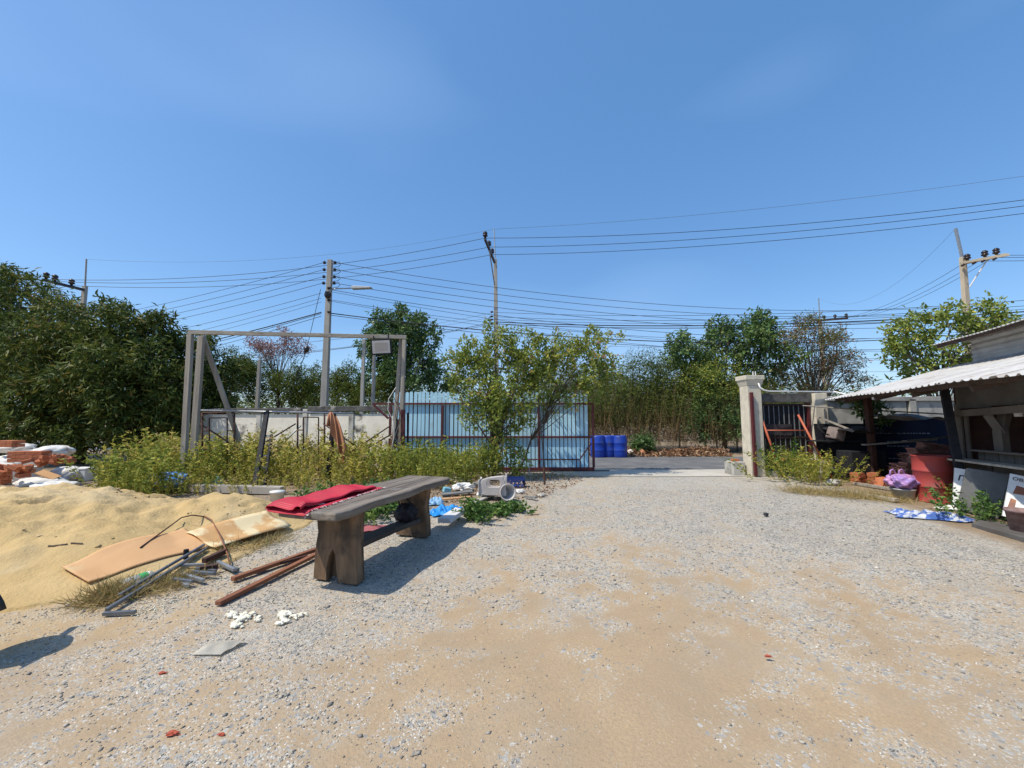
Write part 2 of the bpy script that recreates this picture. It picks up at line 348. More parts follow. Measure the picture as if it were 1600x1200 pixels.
sand = sstep(0.02, .10, pile_h(XX, YY)) * .9 + np.clip(1 - np.hypot((XX + 6.3) / 4.2, (YY - 5.0) / 3.5), 0, 1) * 1.2
sand = np.clip(sand + (fbm(XX * 3, YY * 3, 71, 3) - .5) * .6 * (sand > .02), 0, 1)
earth = np.clip(sstep(6.6, 8.2, YY) * (1 - sstep(-1.2, 1.2, XX + (fbm(XX, YY, 77, 3) - .5) * 1.6)) + sstep(9.6, 8.6, YY * 0 + 9.1) * 0, 0, 1)
earth = np.clip(earth + sstep(.05, .55, (XX - (6.15 + .3 * (YY - 5.4))) * .9 + (fbm(XX * 1.3, YY * 1.3, 83, 3) - .5)) * (YY < 11.3) + sstep(16.6, 17.3, YY), 0, 1)
def ground_material():
    m = bpy.data.materials.new('yard_sand_and_gravel'); m.use_nodes = True; n = m.node_tree.nodes; l = m.node_tree.links
    b = n['Principled BSDF']; b.inputs['Roughness'].default_value = .95; b.inputs['Specular IOR Level'].default_value = .15
    tc = n.new('ShaderNodeTexCoord')
    def at(k):
        a = n.new('ShaderNodeAttribute'); a.attribute_name = k; return a.outputs['Fac']
    def noise(sc, det=8, ro=.6):
        t = n.new('ShaderNodeTexNoise'); t.inputs['Scale'].default_value = sc; t.inputs['Detail'].default_value = det; t.inputs['Roughness'].default_value = ro
        l.new(tc.outputs['Object'], t.inputs['Vector']); return t.outputs[0]
    def mr(src, a, bb, c=0, d=1):
        r = n.new('ShaderNodeMapRange'); r.inputs[1].default_value = a; r.inputs[2].default_value = bb; r.inputs[3].default_value = c; r.inputs[4].default_value = d
        l.new(src, r.inputs[0]); return r.outputs[0]
    def mix(f, a, bb):
        x = n.new('ShaderNodeMixRGB'); l.new(f, x.inputs[0])
        for i, c in ((1, a), (2, bb)):
            if isinstance(c, tuple): x.inputs[i].default_value = (*c, 1)
            else: l.new(c, x.inputs[i])
        return x.outputs[0]
    def math_(op, a, bb):
        x = n.new('ShaderNodeMath'); x.operation = op
        for i, c in ((0, a), (1, bb)):
            if isinstance(c, (int, float)): x.inputs[i].default_value = c
            else: l.new(c, x.inputs[i])
        return x.outputs[0]
    vo = n.new('ShaderNodeTexVoronoi'); vo.inputs['Scale'].default_value = 90; l.new(tc.outputs['Object'], vo.inputs['Vector'])
    vo2 = n.new('ShaderNodeTexVoronoi'); vo2.inputs['Scale'].default_value = 44; l.new(tc.outputs['Object'], vo2.inputs['Vector'])
    sep = n.new('ShaderNodeSeparateColor'); l.new(vo.outputs['Color'], sep.inputs[0])
    sep2 = n.new('ShaderNodeSeparateColor'); l.new(vo2.outputs['Color'], sep2.inputs[0])
    tan = mix(mr(noise(1.3, 6), .38, .62), (.435, .312, .188), (.36, .265, .17))
    tan = mix(mr(noise(60, 4), .35, .7), tan, (.33, .245, .155))
    grey = mix(sep.outputs[0], (.28, .26, .225), (.59, .55, .475))
    grey = mix(mr(sep.outputs[1], .86, .9), grey, (.62, .60, .56))
    grey = mix(mr(noise(9, 5), .42, .75), grey, (.52, .445, .345))
    # each stone is grey or sand-covered depending on the local gravel density
    th = math_('SUBTRACT', math_('ADD', math_('MULTIPLY', at('gravel'), 1.0), mr(noise(5, 7), .3, .7, -.26, .20)), math_('MULTIPLY', sep.outputs[2], 1.0))
    tan = mix(math_('MULTIPLY', at('gravel'), .8), tan, (.45, .385, .295))
    col = mix(mr(th, -.04, .14), tan, grey)
    th2 = math_('SUBTRACT', math_('MULTIPLY', at('gravel'), .55), sep2.outputs[2])
    col = mix(mr(th2, 0, .04), col, mix(sep2.outputs[0], (.22, .215, .205), (.44, .42, .38)))
    col = mix(mr(noise(150, 3, .5), .60, .70), col, (.24, .20, .155))
    col = mix(mr(noise(.8, 8, .65), .5, .72, 0, .55), col, (.33, .285, .225))
    er = mix(mr(noise(3, 8), .35, .65), (.30, .21, .13), (.20, .145, .09))
    er = mix(mr(noise(40, 5), .55, .7), er, (.40, .32, .22))
    col = mix(math_('MULTIPLY', at('earth'), .85), col, er)
    sa = mix(mr(noise(2.2, 8), .35, .65), (.53, .38, .18), (.455, .315, .145))
    col = mix(at('sand'), col, sa)
    l.new(col, b.inputs['Base Color'])
    bp = n.new('ShaderNodeBump'); bp.inputs['Strength'].default_value = .6; bp.inputs['Distance'].default_value = .012
    hgt = math_('ADD', math_('MULTIPLY', mr(vo.outputs['Distance'], 0, .7, 1, 0), mr(th, 0, .2, .15, 1)), math_('MULTIPLY', noise(45, 6), .7))
    l.new(hgt, bp.inputs['Height']); l.new(bp.outputs[0], b.inputs['Normal'])
    return m
g = np_obj('ground', np.stack([XX, YY, ZZ], -1).reshape(-1, 3), FQ, ground_material(),
           {'gravel': ('POINT', gm.ravel()), 'sand': ('POINT', sand.ravel()), 'earth': ('POINT', earth.ravel())}, smooth=True)
tag(g, kind='structure')

# road behind the gate, bending away behind the left wall; concrete apron in the gateway
def strip(cl, w0, w1, z):
    m = MB(); vs = []
    for i, p in enumerate(cl):
        a = Vector(cl[max(0, i-1)]); b = Vector(cl[min(len(cl)-1, i+1)]); d = (b - a).normalized(); nn = Vector((-d.y, d.x))
        for k in range(7):
            q = Vector(p) + nn * (w0 + (w1 - w0) * k / 6); vs.append((q.x, q.y, z))
    return m.add(vs, [(i*7+k, i*7+k+1, (i+1)*7+k+1, (i+1)*7+k) for i in range(len(cl)-1) for k in range(6)])
M_asph = mat('worn_asphalt', (.15, .15, .152), (.105, .105, .108), 2, .9, .4, 120, dirt=(.25, .235, .215), dscale=.7, dlo=.52, dhi=.75)
M_apron = mat('dusty_concrete_slab', (.50, .46, .39), (.40, .37, .315), 1.5, .9, .15, 60, dirt=(.30, .28, .25), dscale=2, dlo=.58, dhi=.75)
cl = [(-75, 40), (-45, 30), (-25, 24.2), (-14, 20.6), (-8, 18.4), (-4, 16.9), (0, 15.6), (5, 15.1), (12, 15.1), (25, 15.5), (45, 16.5), (80, 19)]
tag(strip(cl, -2.2, 2.1, .004).build('road', M_asph), kind='structure')
ap = MB()
ap.grid(lambda a, b: (1.2 + a * 6.2, 11.45 + b * 1.5 - .2 * math.sin(a * 3.1), .008), 12, 4)
tag(ap.build('pavement', M_apron), kind='structure')

# ---------------------------------------------------------------- sand pile
px = np.arange(-10.6, -2.6, .035); py = np.arange(2.0, 8.6, .035)
PX, PY = np.meshgrid(px, py); PH = pile_h(PX, PY)
PZ = np.where(PH > .004, PH, -.06)
pi_ = np.arange(PX.size).reshape(PX.shape)
PF = np.stack([pi_[:-1, :-1], pi_[:-1, 1:], pi_[1:, 1:], pi_[1:, :-1]], -1).reshape(-1, 4)
keep = (PZ.ravel()[PF] > -.05).any(1)
M_sand = mat('yellow_building_sand', (.535, .385, .185), (.445, .31, .14), 1.8, .95, .8, 28, dirt=(.54, .43, .26), dscale=.9, dlo=.5, dhi=.75, spec=.15)
sp = np_obj('sand_pile', np.stack([PX + 6.4, PY - 5.3, PZ], -1).reshape(-1, 3), PF[keep], M_sand, smooth=True)
sp.location = (-6.4, 5.3, 0); tag(sp, 'broad heap of yellow building sand at the left of the yard', 'sand pile')
def sz(x, y): return float(max(pile_h(x, y), ground_z(x, y)))
def SG(u, v):
    """the point of the sand heap or ground seen at a photo position"""
    z = 0.0
    for _ in range(25):
        p = G(u, v, z); z = .5 * z + .5 * max(0, sz(p.x, p.y))
    return G(u, v, z)

# ---------------------------------------------------------------- foliage
def leaves(P, D, Ln, Wd, rng, fold=.15, curl=.15):
    N = len(P); rnd = rng.normal(size=(N, 3)); Sd = np.cross(D, rnd); Sd /= np.linalg.norm(Sd, axis=1, keepdims=True) + 1e-9
    Nn = np.cross(Sd, D); Ln = np.asarray(Ln)[:, None]; Wd = np.asarray(Wd)[:, None]
    V = np.empty((N, 4, 3))
    V[:, 0] = P; V[:, 1] = P + D * Ln * .45 + Sd * Wd * .5 + Nn * Wd * fold
    V[:, 2] = P + D * Ln - Nn * Ln * curl; V[:, 3] = P + D * Ln * .45 - Sd * Wd * .5 + Nn * Wd * fold
    return V.reshape(-1, 3), np.arange(N * 4).reshape(N, 4)
def norm(a): return a / (np.linalg.norm(a, axis=1, keepdims=True) + 1e-9)
def crown_obj(name, mat_, blobs, ncl, nl, ll, lw, droop, seed, parent, shell=.5, spread=1.0, lvb=0.0, up=0.0):
    rng = np.random.default_rng(seed); B = np.array(blobs, float)
    w = (B[:, 3] * B[:, 4] * B[:, 5]) ** (2/3); w /= w.sum()
    k = rng.choice(len(B), ncl, p=w)
    d = norm(rng.normal(size=(ncl, 3)))
    r = shell + (1.04 - shell) * rng.random(ncl) ** .75
    lump = 1 + .5 * (fbm(d[:, 0] * 2.3 + k * 7, d[:, 2] * 2.3 + d[:, 1] * 1.7, seed, 3) - .5) * 1.3
    C = B[k, :3] + d * B[k, 3:6] * (r * lump)[:, None]
    Pc = np.repeat(C, nl, 0); Dc = np.repeat(d, nl, 0); N = len(Pc)
    D = norm(Dc * .55 + rng.normal(size=(N, 3)) * .75 + np.array([0, 0, -droop + up]))
    P = Pc + rng.normal(size=(N, 3)) * ll * .42 * spread
    L = ll * (.6 + .7 * rng.random(N)); V, Fc = leaves(P, D, L, lw * (.7 + .6 * rng.random(N)), rng)
    clv = rng.random(ncl); lv = np.clip(.55 * np.repeat(clv, nl) + .45 * rng.random(N) + lvb, 0, 1)
    o = np_obj(name, V - np.array(parent.location), Fc, mat_, {'lv': ('FACE', lv)}, parent)
    return o, C
def limbs_mb(base, top, targets, r0, rng, n=7, nmain=8):
    m = MB(); base = Vector(base); top = Vector(top)
    pts = [base + (top - base) * t + Vector((rng.normal() * .04, rng.normal() * .04, 0)) * (0 if t == 0 else (top - base).length * .5) for t in np.linspace(0, 1, 5)]
    m.tube(pts, r0, n, r2=r0 * .65)
    for i_, q in enumerate(targets):
        q = Vector(q); st = pts[int(rng.integers(2, 5))]; mid = st.lerp(q, .5) + Vector((0, 0, (q - st).length * .12)) + Vector(rng.normal(size=3)) * (q - st).length * .06
        m.tube([st, st.lerp(mid, .5), mid, mid.lerp(q, .55), q], r0 * (.5 if i_ < nmain else .2), 5, r2=r0 * .07)
    return m
def tree(name, label, cat, bu, d, blobs_px, lm, ncl, nl, ll, lw, droop, seed, trunk=None, bark=None, r0=.12, group=None, shell=.5, depth=1.0, fork=.45, spread=1.0, lvb=0, up=0, twigs=14, base_z=0, lobes=6):
    """blobs_px: (u, v, radius in photo px, extra distance)"""
    rng = np.random.default_rng(seed)
    bp = A(bu, 655, d); base = Vector((bp.x, d, base_z))
    t = thing(name, label, cat, base, 0, group)
    B = []
    for b in blobs_px:
        u, v, r, dd = b[:4]; rv = b[4] if len(b) > 4 else r
        c = A(u, v, d + dd); k = (d + dd) / F * 1.02; B.append((c.x, c.y, c.z, r * k, r * k * depth, rv * k))
    if lobes:
        B2 = []
        for b in B:
            B2.append((b[0], b[1], b[2], b[3] * .74, b[4] * .74, b[5] * .74))
            for dd in norm(rng.normal(size=(lobes, 3)) + [0, -.15, .2]):
                k = rng.uniform(.26, .46); e_ = rng.uniform(.8, 1.5); q_ = rng.uniform(.62, .92)
                B2.append((b[0] + dd[0] * b[3] * q_, b[1] + dd[1] * b[4] * q_, b[2] + dd[2] * b[5] * q_, b[3] * k, b[4] * k, b[5] * k * e_))
        B_main, B = B, B2
    else: B_main = B
    o, C = crown_obj('crown', lm, B, ncl, nl, ll, lw, droop, seed, t, shell, spread, lvb, up)
    cen = np.array([b[:3] for b in B_main]).mean(0); tz = base_z + (cen[2] - base_z) * fork * 1.3
    top = trunk or (base.x * .5 + cen[0] * .5, base.y * .5 + cen[1] * .5, tz)
    tg = [b[:3] for b in B_main]; tw = [C[i] for i in rng.choice(len(C), min(twigs, len(C)), replace=False)]
    limbs_mb(base, top, tg + tw, r0, rng, 7, len(tg)).build('trunk', bark or M_bark, t, smooth=True)
    return t

# dark mango trees at the far left
tree('mango_tree', 'tall dark mango tree at the far left, highest of the dark trees', 'tree', 10, 15.5,
     [(-60, 520, 110, 0), (15, 470, 62, 0), (-30, 440, 45, .5), (50, 535, 76, -.4), (10, 610, 95, -.6), (-70, 650, 80, 0), (38, 452, 26, -.3)], L_mango, 1500, 11, .27, .062, .55, 11, r0=.2, twigs=20)
tree('mango_tree', 'bushy dark mango tree between the tallest one and the utility pole crossarm', 'tree', 130, 14.6,
     [(96, 508, 42, 0), (75, 560, 66, -.4), (138, 585, 74, -.6), (90, 650, 70, -.7), (160, 655, 62, -.5), (50, 640, 62, -.4), (84, 472, 20, 0), (150, 530, 24, 0)], L_mango, 1500, 11, .26, .06, .55, 12, r0=.16, twigs=20, lvb=.05)
tree('mango_tree', 'dark mango tree with two pointed tops between pole and wooden frame', 'tree', 215, 14.4,
     [(185, 510, 38, 0), (232, 525, 40, 0), (200, 580, 66, -.4), (250, 610, 62, -.2), (215, 665, 66, -.5), (172, 485, 22, 0), (243, 500, 18, 0), (150, 530, 30, 0)], L_mango, 1500, 11, .24, .056, .5, 13, r0=.15, twigs=20, lvb=-.03)
tree('mango_tree', 'low dark mango tree directly behind the left posts of the wooden frame', 'tree', 295, 15.2,
     [(272, 555, 34, 0), (310, 560, 36, .3), (285, 620, 55, 0), (325, 625, 42, .2), (290, 670, 52, 0), (345, 585, 30, .3)], L_mango, 1050, 11, .24, .056, .5, 14, r0=.13, twigs=14)
# scrub and trees behind the left wall
scrub_spec = [(365, 585, 36, 0), (345, 610, 34, 0)], [(400, 600, 34, 0), (425, 612, 30, .4), (385, 575, 20, 0)], [(455, 600, 34, .3), (475, 612, 30, 0)], [(530, 606, 30, 0), (498, 600, 28, .3), (545, 580, 18, 0)], [(598, 612, 22, -.6), (560, 614, 24, 0)]
scrub_lab = ['grey green shrub behind the wall beside the dark mango', 'olive shrub behind the wall under the pinkish tree', 'feathery green shrub behind the wall left of the lamp pole', 'loose green shrub behind the wall right of the lamp pole', 'bright low shrub behind the wall beside the blue gate']
for i, bl in enumerate(scrub_spec):
    tree('shrub', scrub_lab[i], 'shrub', bl[0][0], 21 + (i % 2) * 1.2, bl, L_scrub, 520, 12, .15, .04, .1, 30 + i, r0=.05, shell=.3, spread=1.6, twigs=10, group='shrubs behind the wall')
tree('dry_tree', 'half bare tree with pinkish dry leaves behind the wall', 'tree', 430, 22.5,
     [(400, 535, 16, 0), (440, 545, 26, 0), (465, 540, 18, 0), (415, 555, 20, .3), (445, 522, 12, 0), (480, 548, 10, 0)], L_pink, 420, 7, .14, .045, .1, 41, r0=.07, shell=.2, spread=2.0, twigs=45, fork=.5)
tree('round_tree', 'round deep green tree behind the blue gate by the lamp head', 'tree', 632, 21.5,
     [(595, 520, 32, 0), (640, 515, 36, 0), (672, 530, 24, 0), (610, 560, 45, 0), (655, 570, 46, -.3), (580, 590, 30, 0), (690, 595, 28, .3), (628, 498, 20, 0), (585, 545, 22, 0)], L_round, 1500, 10, .22, .085, .2, 42, r0=.16, bark=M_barkpale, twigs=24)
# trees beyond the road
tree('broadleaf_tree', 'leafy green tree beyond the road left of the concrete gate pillar', 'tree', 1130, 20.5,
     [(1075, 560, 40, 0), (1120, 545, 44, 0), (1165, 540, 46, 0), (1195, 560, 45, 0), (1100, 600, 38, 0), (1170, 610, 48, .3), (1180, 515, 26, 0), (1140, 510, 18, 0), (1062, 530, 14, 0), (1195, 495, 14, 0), (1120, 660, 34, .3)], L_round, 1500, 9, .22, .09, .15, 51, r0=.13, twigs=40, shell=.35, lvb=.1)
tree('sparse_tree', 'thin tree with reddish seed pods beyond the wall behind the dark gate', 'tree', 1262, 20,
     [(1225, 540, 30, 0), (1265, 530, 34, 0), (1300, 545, 30, 0), (1325, 575, 28, 0), (1280, 570, 34, .2), (1240, 590, 32, 0), (1340, 600, 16, 0), (1255, 505, 16, 0), (1310, 520, 14, 0)], L_sparse, 1000, 9, .15, .045, .15, 52, r0=.12, twigs=60, shell=.2, spread=1.8, fork=.4)
tree('yellow_tree', 'open yellow green tree rising behind the shed roof', 'tree', 1470, 13.5,
     [(1405, 520, 28, 0), (1440, 505, 26, 0), (1490, 500, 32, 0), (1535, 498, 30, 0), (1570, 505, 22, 0), (1460, 550, 38, 0), (1510, 545, 40, .2), (1390, 550, 20, 0), (1415, 570, 26, 0), (1550, 540, 30, 0)], L_lime, 520, 9, .17, .075, .3, 53, r0=.1, twigs=30, shell=.3, spread=1.2, lvb=.0)
# the fruit trees in front of the gate
tree('lime_tree', 'bushy yellow green fruit tree growing in front of the blue gate', 'tree', 772, 10.9,
     [(735, 575, 34, 0), (775, 565, 46, 0), (815, 580, 40, 0), (750, 610, 44, -.2), (800, 620, 44, -.3), (765, 645, 38, -.2), (725, 560, 22, 0), (762, 510, 7, 0, 24), (790, 535, 22, 0), (722, 600, 26, 0), (815, 655, 24, 0), (845, 595, 24, .2), (735, 535, 12, 0), (785, 690, 26, -.2), (760, 722, 22, -.2), (805, 725, 22, -.2), (700, 560, 12, 0), (838, 560, 34, 0), (850, 595, 30, 0), (830, 530, 18, 0)], L_lime, 1550, 7, .115, .05, .1, 61, r0=.05, twigs=60, shell=.3, up=.25, lvb=.04)
tree('lime_tree', 'looser yellow green fruit tree overhanging the right end of the blue gate', 'tree', 806, 11.6,
     [(870, 560, 36, 0), (905, 575, 40, 0), (940, 560, 32, 0), (890, 610, 36, 0), (870, 525, 14, 0), (925, 525, 18, .3), (945, 530, 14, .3), (960, 590, 20, .3), (850, 565, 36, 0), (970, 530, 10, .3), (895, 540, 30, .1), (930, 600, 34, .3), (860, 630, 26, 0)], L_lime, 900, 7, .11, .048, .1, 62, r0=.03, twigs=45, shell=.2, up=.2, lvb=.1, trunk=None)

def plants(name, base, h, nleaf, ll, lw, lm, seed, lean=.25, parent=None, lvfun=None, stemw=.012, z0=.05, plume=0):
    """stems with leaves along them; base: (N,3)"""
    rng = np.random.default_rng(seed); base = np.asarray(base, float); N = len(base); h = np.asarray(h, float)
    ax = norm(np.stack([rng.normal(size=N) * lean, rng.normal(size=N) * lean, np.ones(N)], 1))
    bend = rng.normal(size=(N, 3)) * .3 * lean; bend[:, 2] = -np.abs(bend[:, 2])
    V1, F1 = leaves(base, ax, h, np.full(N, stemw), rng, 0, 0)
    t = z0 + (1 - z0) * rng.random((N, nleaf)) ** .8
    P = base[:, None] + ax[:, None] * (h[:, None] * t)[..., None] + bend[:, None] * (h[:, None] * t * t)[..., None]
    P = P.reshape(-1, 3); n2 = len(P)
    D = norm(np.repeat(ax, nleaf, 0) * .35 + rng.normal(size=(n2, 3)) * [1, 1, .45])
    sc = np.repeat(np.clip(h / h.mean(), .6, 1.4), nleaf)
    V2, F2 = leaves(P, D, ll * sc * (.55 + .8 * rng.random(n2)), lw * sc * (.6 + .7 * rng.random(n2)), rng)
    tt = t.ravel(); lv = np.clip(np.repeat(rng.random(N), nleaf) * .55 + .45 * rng.random(n2), 0, 1)
    if lvfun is not None: lv = lvfun(lv, tt, P)
    V = np.concatenate([V1, V2]); Fc = np.concatenate([F1, F2 + len(V1)]); lvs = np.concatenate([np.full(N, .62), lv])
    org = np.array(parent.location) if parent is not None else 0
    return np_obj(name, V - org, Fc, lm, {'lv': ('FACE', lvs)}, parent)
def scatter(poly, n, seed):
    rng = np.random.default_rng(seed); P = np.array(poly, float); out = []
    lo, hi = P.min(0), P.max(0)
    while len(out) < n:
        q = lo + (hi - lo) * rng.random((n * 3, 2)); ins = np.zeros(len(q), bool); j = len(P) - 1
        for i in range(len(P)):
            c = ((P[i, 1] > q[:, 1]) != (P[j, 1] > q[:, 1])) & (q[:, 0] < (P[j, 0]-P[i, 0]) * (q[:, 1]-P[i, 1]) / (P[j, 1]-P[i, 1] + 1e-12) + P[i, 0]); ins ^= c; j = i
        out += list(q[ins])
    return np.array(out[:n])
def flat(pts, z=0.0): return np.concatenate([pts, np.full((len(pts), 1), z)], 1)

# thicket of dry stalks beyond the road
rng = np.random.default_rng(3)
pts = scatter([(1.6, 18.4), (11.5, 18.3), (16, 20), (16, 23.5), (0, 23.5)], 2300, 5)
hh = 2.6 + 1.3 * fbm(pts[:, 0] * .6, pts[:, 1] * .4, 8, 3) + rng.random(len(pts)) * .9 - 1.0 * (pts[:, 1] < 19)
hh += .9 * np.exp(-((pts[:, 0] - 3.0) / 1.5) ** 2)
def lvt(lv, t, P): return np.where(rng.random(len(t)) < sstep(.18, .55, P[:, 2] / 4.2 + .25 * fbm(P[:, 0], P[:, 2], 6, 2) - .1), .82 + .18 * lv, .7 * lv)
tag(plants('dry_thicket', flat(pts), hh, 26, .17, .026, L_dry, 9, .2, None, lvt, .015, .1), 'tall thicket of dry brown stalks with green tops beyond the road', 'thicket', kind='stuff')
for i, (u, v, r, n_, lab) in enumerate([(1015, 600, 50, 800, 'feathery green scrub tree rising from the thicket right of the blue gate'), (960, 610, 38, 620, 'feathery green scrub tree behind the right end of the blue gate'), (1060, 600, 34, 480, 'narrow feathery scrub tree in the middle of the thicket')]):
    tree('scrub_tree', lab, 'tree', u, 20.3, [(u, v, r, 0), (u - 15, v + 35, r * .9, 0), (u + 18, v - 22, r * .6, .2)], L_scrub, n_, 12, .16, .03, .05, 70 + i, r0=.04, shell=.15, spread=2.2, twigs=14, bark=M_barkpale)
for i, (u, v, r, d, lm_, lab) in enumerate([(1118, 645, 40, 19.2, L_round, 'dark green bush beside the gate pillar'), (1100, 590, 34, 19.6, L_lime, 'light leafy bush above the thicket edge'), (1150, 600, 34, 20, L_lime, 'leafy bush rising behind the gate pillar'), (1005, 690, 14, 18.1, L_round, 'small dark bush at the road edge by the leaf litter')]):
    tree('bush', lab, 'bush', u, d, [(u, v, r, 0), (u - r * .5, v + r * .6, r * .8, 0), (u + r * .5, v + r * .5, r * .8, 0)], lm_, int(9 * r) + 60, 9, .15, .05, .15, 170 + i, r0=.04, shell=.2, spread=1.6, twigs=16)
# tangled far wood closing the gaps low on the horizon
pts = scatter([(-60, 42), (-20, 30), (2, 27), (30, 27), (70, 38), (70, 60), (-60, 62)], 1500, 15)
hh = 3.4 + 2.2 * np.random.default_rng(2).random(1500)
tag(plants('far_wood', flat(pts), hh, 30, .5, .12, L_scrub, 19, .25, None, None, .05, .2), 'low far wood beyond the road and the wall', 'wood', kind='stuff')
# leaf litter along the far road edge
def litter(name, poly, n, size, seed, label, zf=None, mat_=L_litter, cat='leaf litter'):
    rng = np.random.default_rng(seed); p = scatter(poly, n, seed)
    z = (zf(p[:, 0], p[:, 1]) if zf else 0) + .01 + .03 * rng.random(n)
    D = norm(np.stack([rng.normal(size=n), rng.normal(size=n), rng.normal(size=n) * .35], 1))
    V, Fc = leaves(np.stack([p[:, 0], p[:, 1], z], 1), D, size * (.5 + rng.random(n)), size * .45 * (.5 + rng.random(n)), rng, .3, .3)
    return tag(np_obj(name, V, Fc, mat_, {'lv': ('FACE', rng.random(n))}), label, cat, kind='stuff')
rc = np.random.default_rng(91); cx_ = -10 + 6.8 * rc.random(900); cy_ = 2.6 + 5.4 * rc.random(900); ch_ = pile_h(cx_, cy_); kc = (ch_ > .02) & (fbm(cx_ * 1.2, cy_ * 1.2, 93, 3) > .47)
cx_, cy_, ch_ = cx_[kc], cy_[kc], ch_[kc]
litter('fallen_leaves', [(1.8, 17.5), (5, 17.1), (9.5, 17.2), (9.8, 19), (3, 19.2)], 4200, .16, 81, 'reddish brown fallen leaves along the far road edge', lambda x, y: .22 * np.exp(-((y - 18.2) / .6) ** 2) * (.4 + fbm(x * 1.1, y, 4, 3)))
litter('fallen_leaves', [(-1.5, 7.6), (0.6, 8.2), (1.9, 10.6), (1.2, 11.9), (-1.6, 11.9), (-2.2, 9)], 1500, .06, 82, 'small fallen leaves under the fruit trees', ground_z)

# weeds
wz = lambda p: np.concatenate([p, ground_z(p[:, 0], p[:, 1])[:, None]], 1)
pw = scatter([(-9.3, 9.5), (-8.2, 8.3), (-6.5, 8.5), (-3.7, 8.8), (-3.2, 10.2), (-3.4, 11.8), (-8, 12.6), (-10.6, 12)], 1050, 101)
hw = (.40 + 1.02 * fbm(pw[:, 0] * .9, pw[:, 1] * .9, 12, 3) ** 1.1 + .5 * rng.random(len(pw)) ** 2); hw = hw * (.42 + .58 * sstep(8.9, 10.2, pw[:, 1]))
tag(plants('weeds', wz(pw), hw, 26, .085, .036, L_weed, 103, .28, stemw=.012, lvfun=lambda lv, t, P: np.clip(lv * .9 + .12 + .4 * (fbm(P[:, 0] * .8, P[:, 1] * .8, 91, 2) - .3), 0, 1)), 'tangle of yellow green weeds under the wooden frame', 'weeds', kind='stuff')
pw = scatter([(-9.0, 10.0), (-6.5, 9.4), (-3.4, 9.6), (-3.2, 11.2), (-7, 12), (-9.6, 11.6)], 130, 105)
tag(plants('weeds', wz(pw), .9 + .75 * rng.random(130), 34, .06, .026, L_weed, 106, .35, stemw=.013, z0=.2, lvfun=lambda lv, t, P: np.clip(.35 + .65 * lv + .25 * t, 0, 1)), 'tall straggly yellow weeds rising through the scaffold frames', 'weeds', kind='stuff')
pw = scatter([(-9.1, 8.7), (-8.3, 8.1), (-7.2, 8.0), (-6.9, 9.4), (-9.6, 10.0)], 210, 111)
tag(plants('weeds', wz(pw), (.4 + .75 * rng.random(210) ** 1.5), 30, .08, .034, L_weed, 113, .3, stemw=.012, lvfun=lambda lv, t, P: lv * .85), 'green weeds between the sand heap and the left posts', 'weeds', kind='stuff')
pw = scatter([(-3.1, 9.0), (-1.2, 9.2), (-.2, 10.6), (-.4, 11.6), (-3.2, 11.9)], 380, 121)
tag(plants('weeds', wz(pw), .45 + .6 * fbm(pw[:, 0] * 1.2, pw[:, 1] * 1.2, 14, 3) + .35 * rng.random(380), 28, .08, .036, L_weed, 123, .3, lvfun=lambda lv, t, P: np.clip(lv * .8, 0, 1)), 'leafy weeds at the foot of the fruit tree by the gate', 'weeds', kind='stuff')
pw = scatter([(-3.4, 6.2), (-2.0, 6.0), (-1.5, 7.2), (-2.8, 8.6), (-4.2, 8.4)], 170, 131)
tag(plants('weeds', wz(pw), .15 + .3 * rng.random(170), 22, .07, .035, L_weedgreen, 133, .4), 'low green weeds behind the wooden table', 'weeds', kind='stuff')
def weed(u, v, n, rad, h, lm, seed, label, ll=.07, lw=.032, lean=.3, nl=26):
    p = G(u, v); t = np.random.default_rng(seed); b = np.stack([p.x + t.normal(size=n) * rad, p.y + t.normal(size=n) * rad * .8], 1)
    th = thing('weed_plant', label, 'weed', p)
    plants('foliage', wz(b), h * (.55 + .6 * t.random(n)), nl, ll, lw, lm, seed, lean, th); return th
weed(1262, 752, 130, .38, .85, L_weed, 141, 'bushy yellowing weed at the foot of the orange frame')
weed(1225, 745, 30, .2, 1.1, L_weedgreen, 142, 'tall green weed growing through the orange frame', .08, .03)
weed(1522, 812, 34, .17, .5, L_weedgreen, 143, 'green weed growing in front of the grey leaning slab', .06, .03)
weed(1505, 790, 22, .12, .55, L_weed, 149, 'pale spindly weed beside the red drum', .05, .025)
weed(745, 812, 36, .10, .34, L_weedgreen, 144, 'small dark green weed by the white board near the table', .06, .035)
weed(782, 800, 90, .20, .2, L_weedgreen, 145, 'low clump of green weed beside the overturned chair', .05, .03, .6)
weed(1455, 782, 16, .1, .45, L_weed, 146, 'thin weed standing in front of the red drum', .05, .02)
weed(590, 800, 60, .25, .3, L_weedgreen, 147, 'broad leafy weed behind the table stretcher', .08, .05, .5)
def straw(u0, v0, u1, v1, n, seed, h, label, wid=.2):
    a, b = G(u0, v0), G(u1, v1); r_ = np.random.default_rng(seed); t = r_.random(n)
    p = np.stack([a.x + (b.x - a.x) * t + r_.normal(size=n) * wid, a.y + (b.y - a.y) * t + r_.normal(size=n) * wid], 1)
    D = norm(np.stack([r_.normal(size=n), r_.normal(size=n), np.abs(r_.normal(size=n)) * .7 + .1], 1))
    zz = np.maximum(ground_z(p[:, 0], p[:, 1]), pile_h(p[:, 0], p[:, 1]) * (pile_h(p[:, 0], p[:, 1]) > .03))
    V, Fc = leaves(np.concatenate([p, zz[:, None]], 1), D, h * (.5 + r_.random(n)), np.full(n, .006), r_, 0, .2)
    tag(np_obj('dry_grass', V, Fc, L_straw, {'lv': ('FACE', r_.random(n))}), label, 'grass', kind='stuff')
straw(1235, 768, 1400, 782, 2600, 151, .22, 'straw coloured grass edging the yard by the brick stacks', .22)
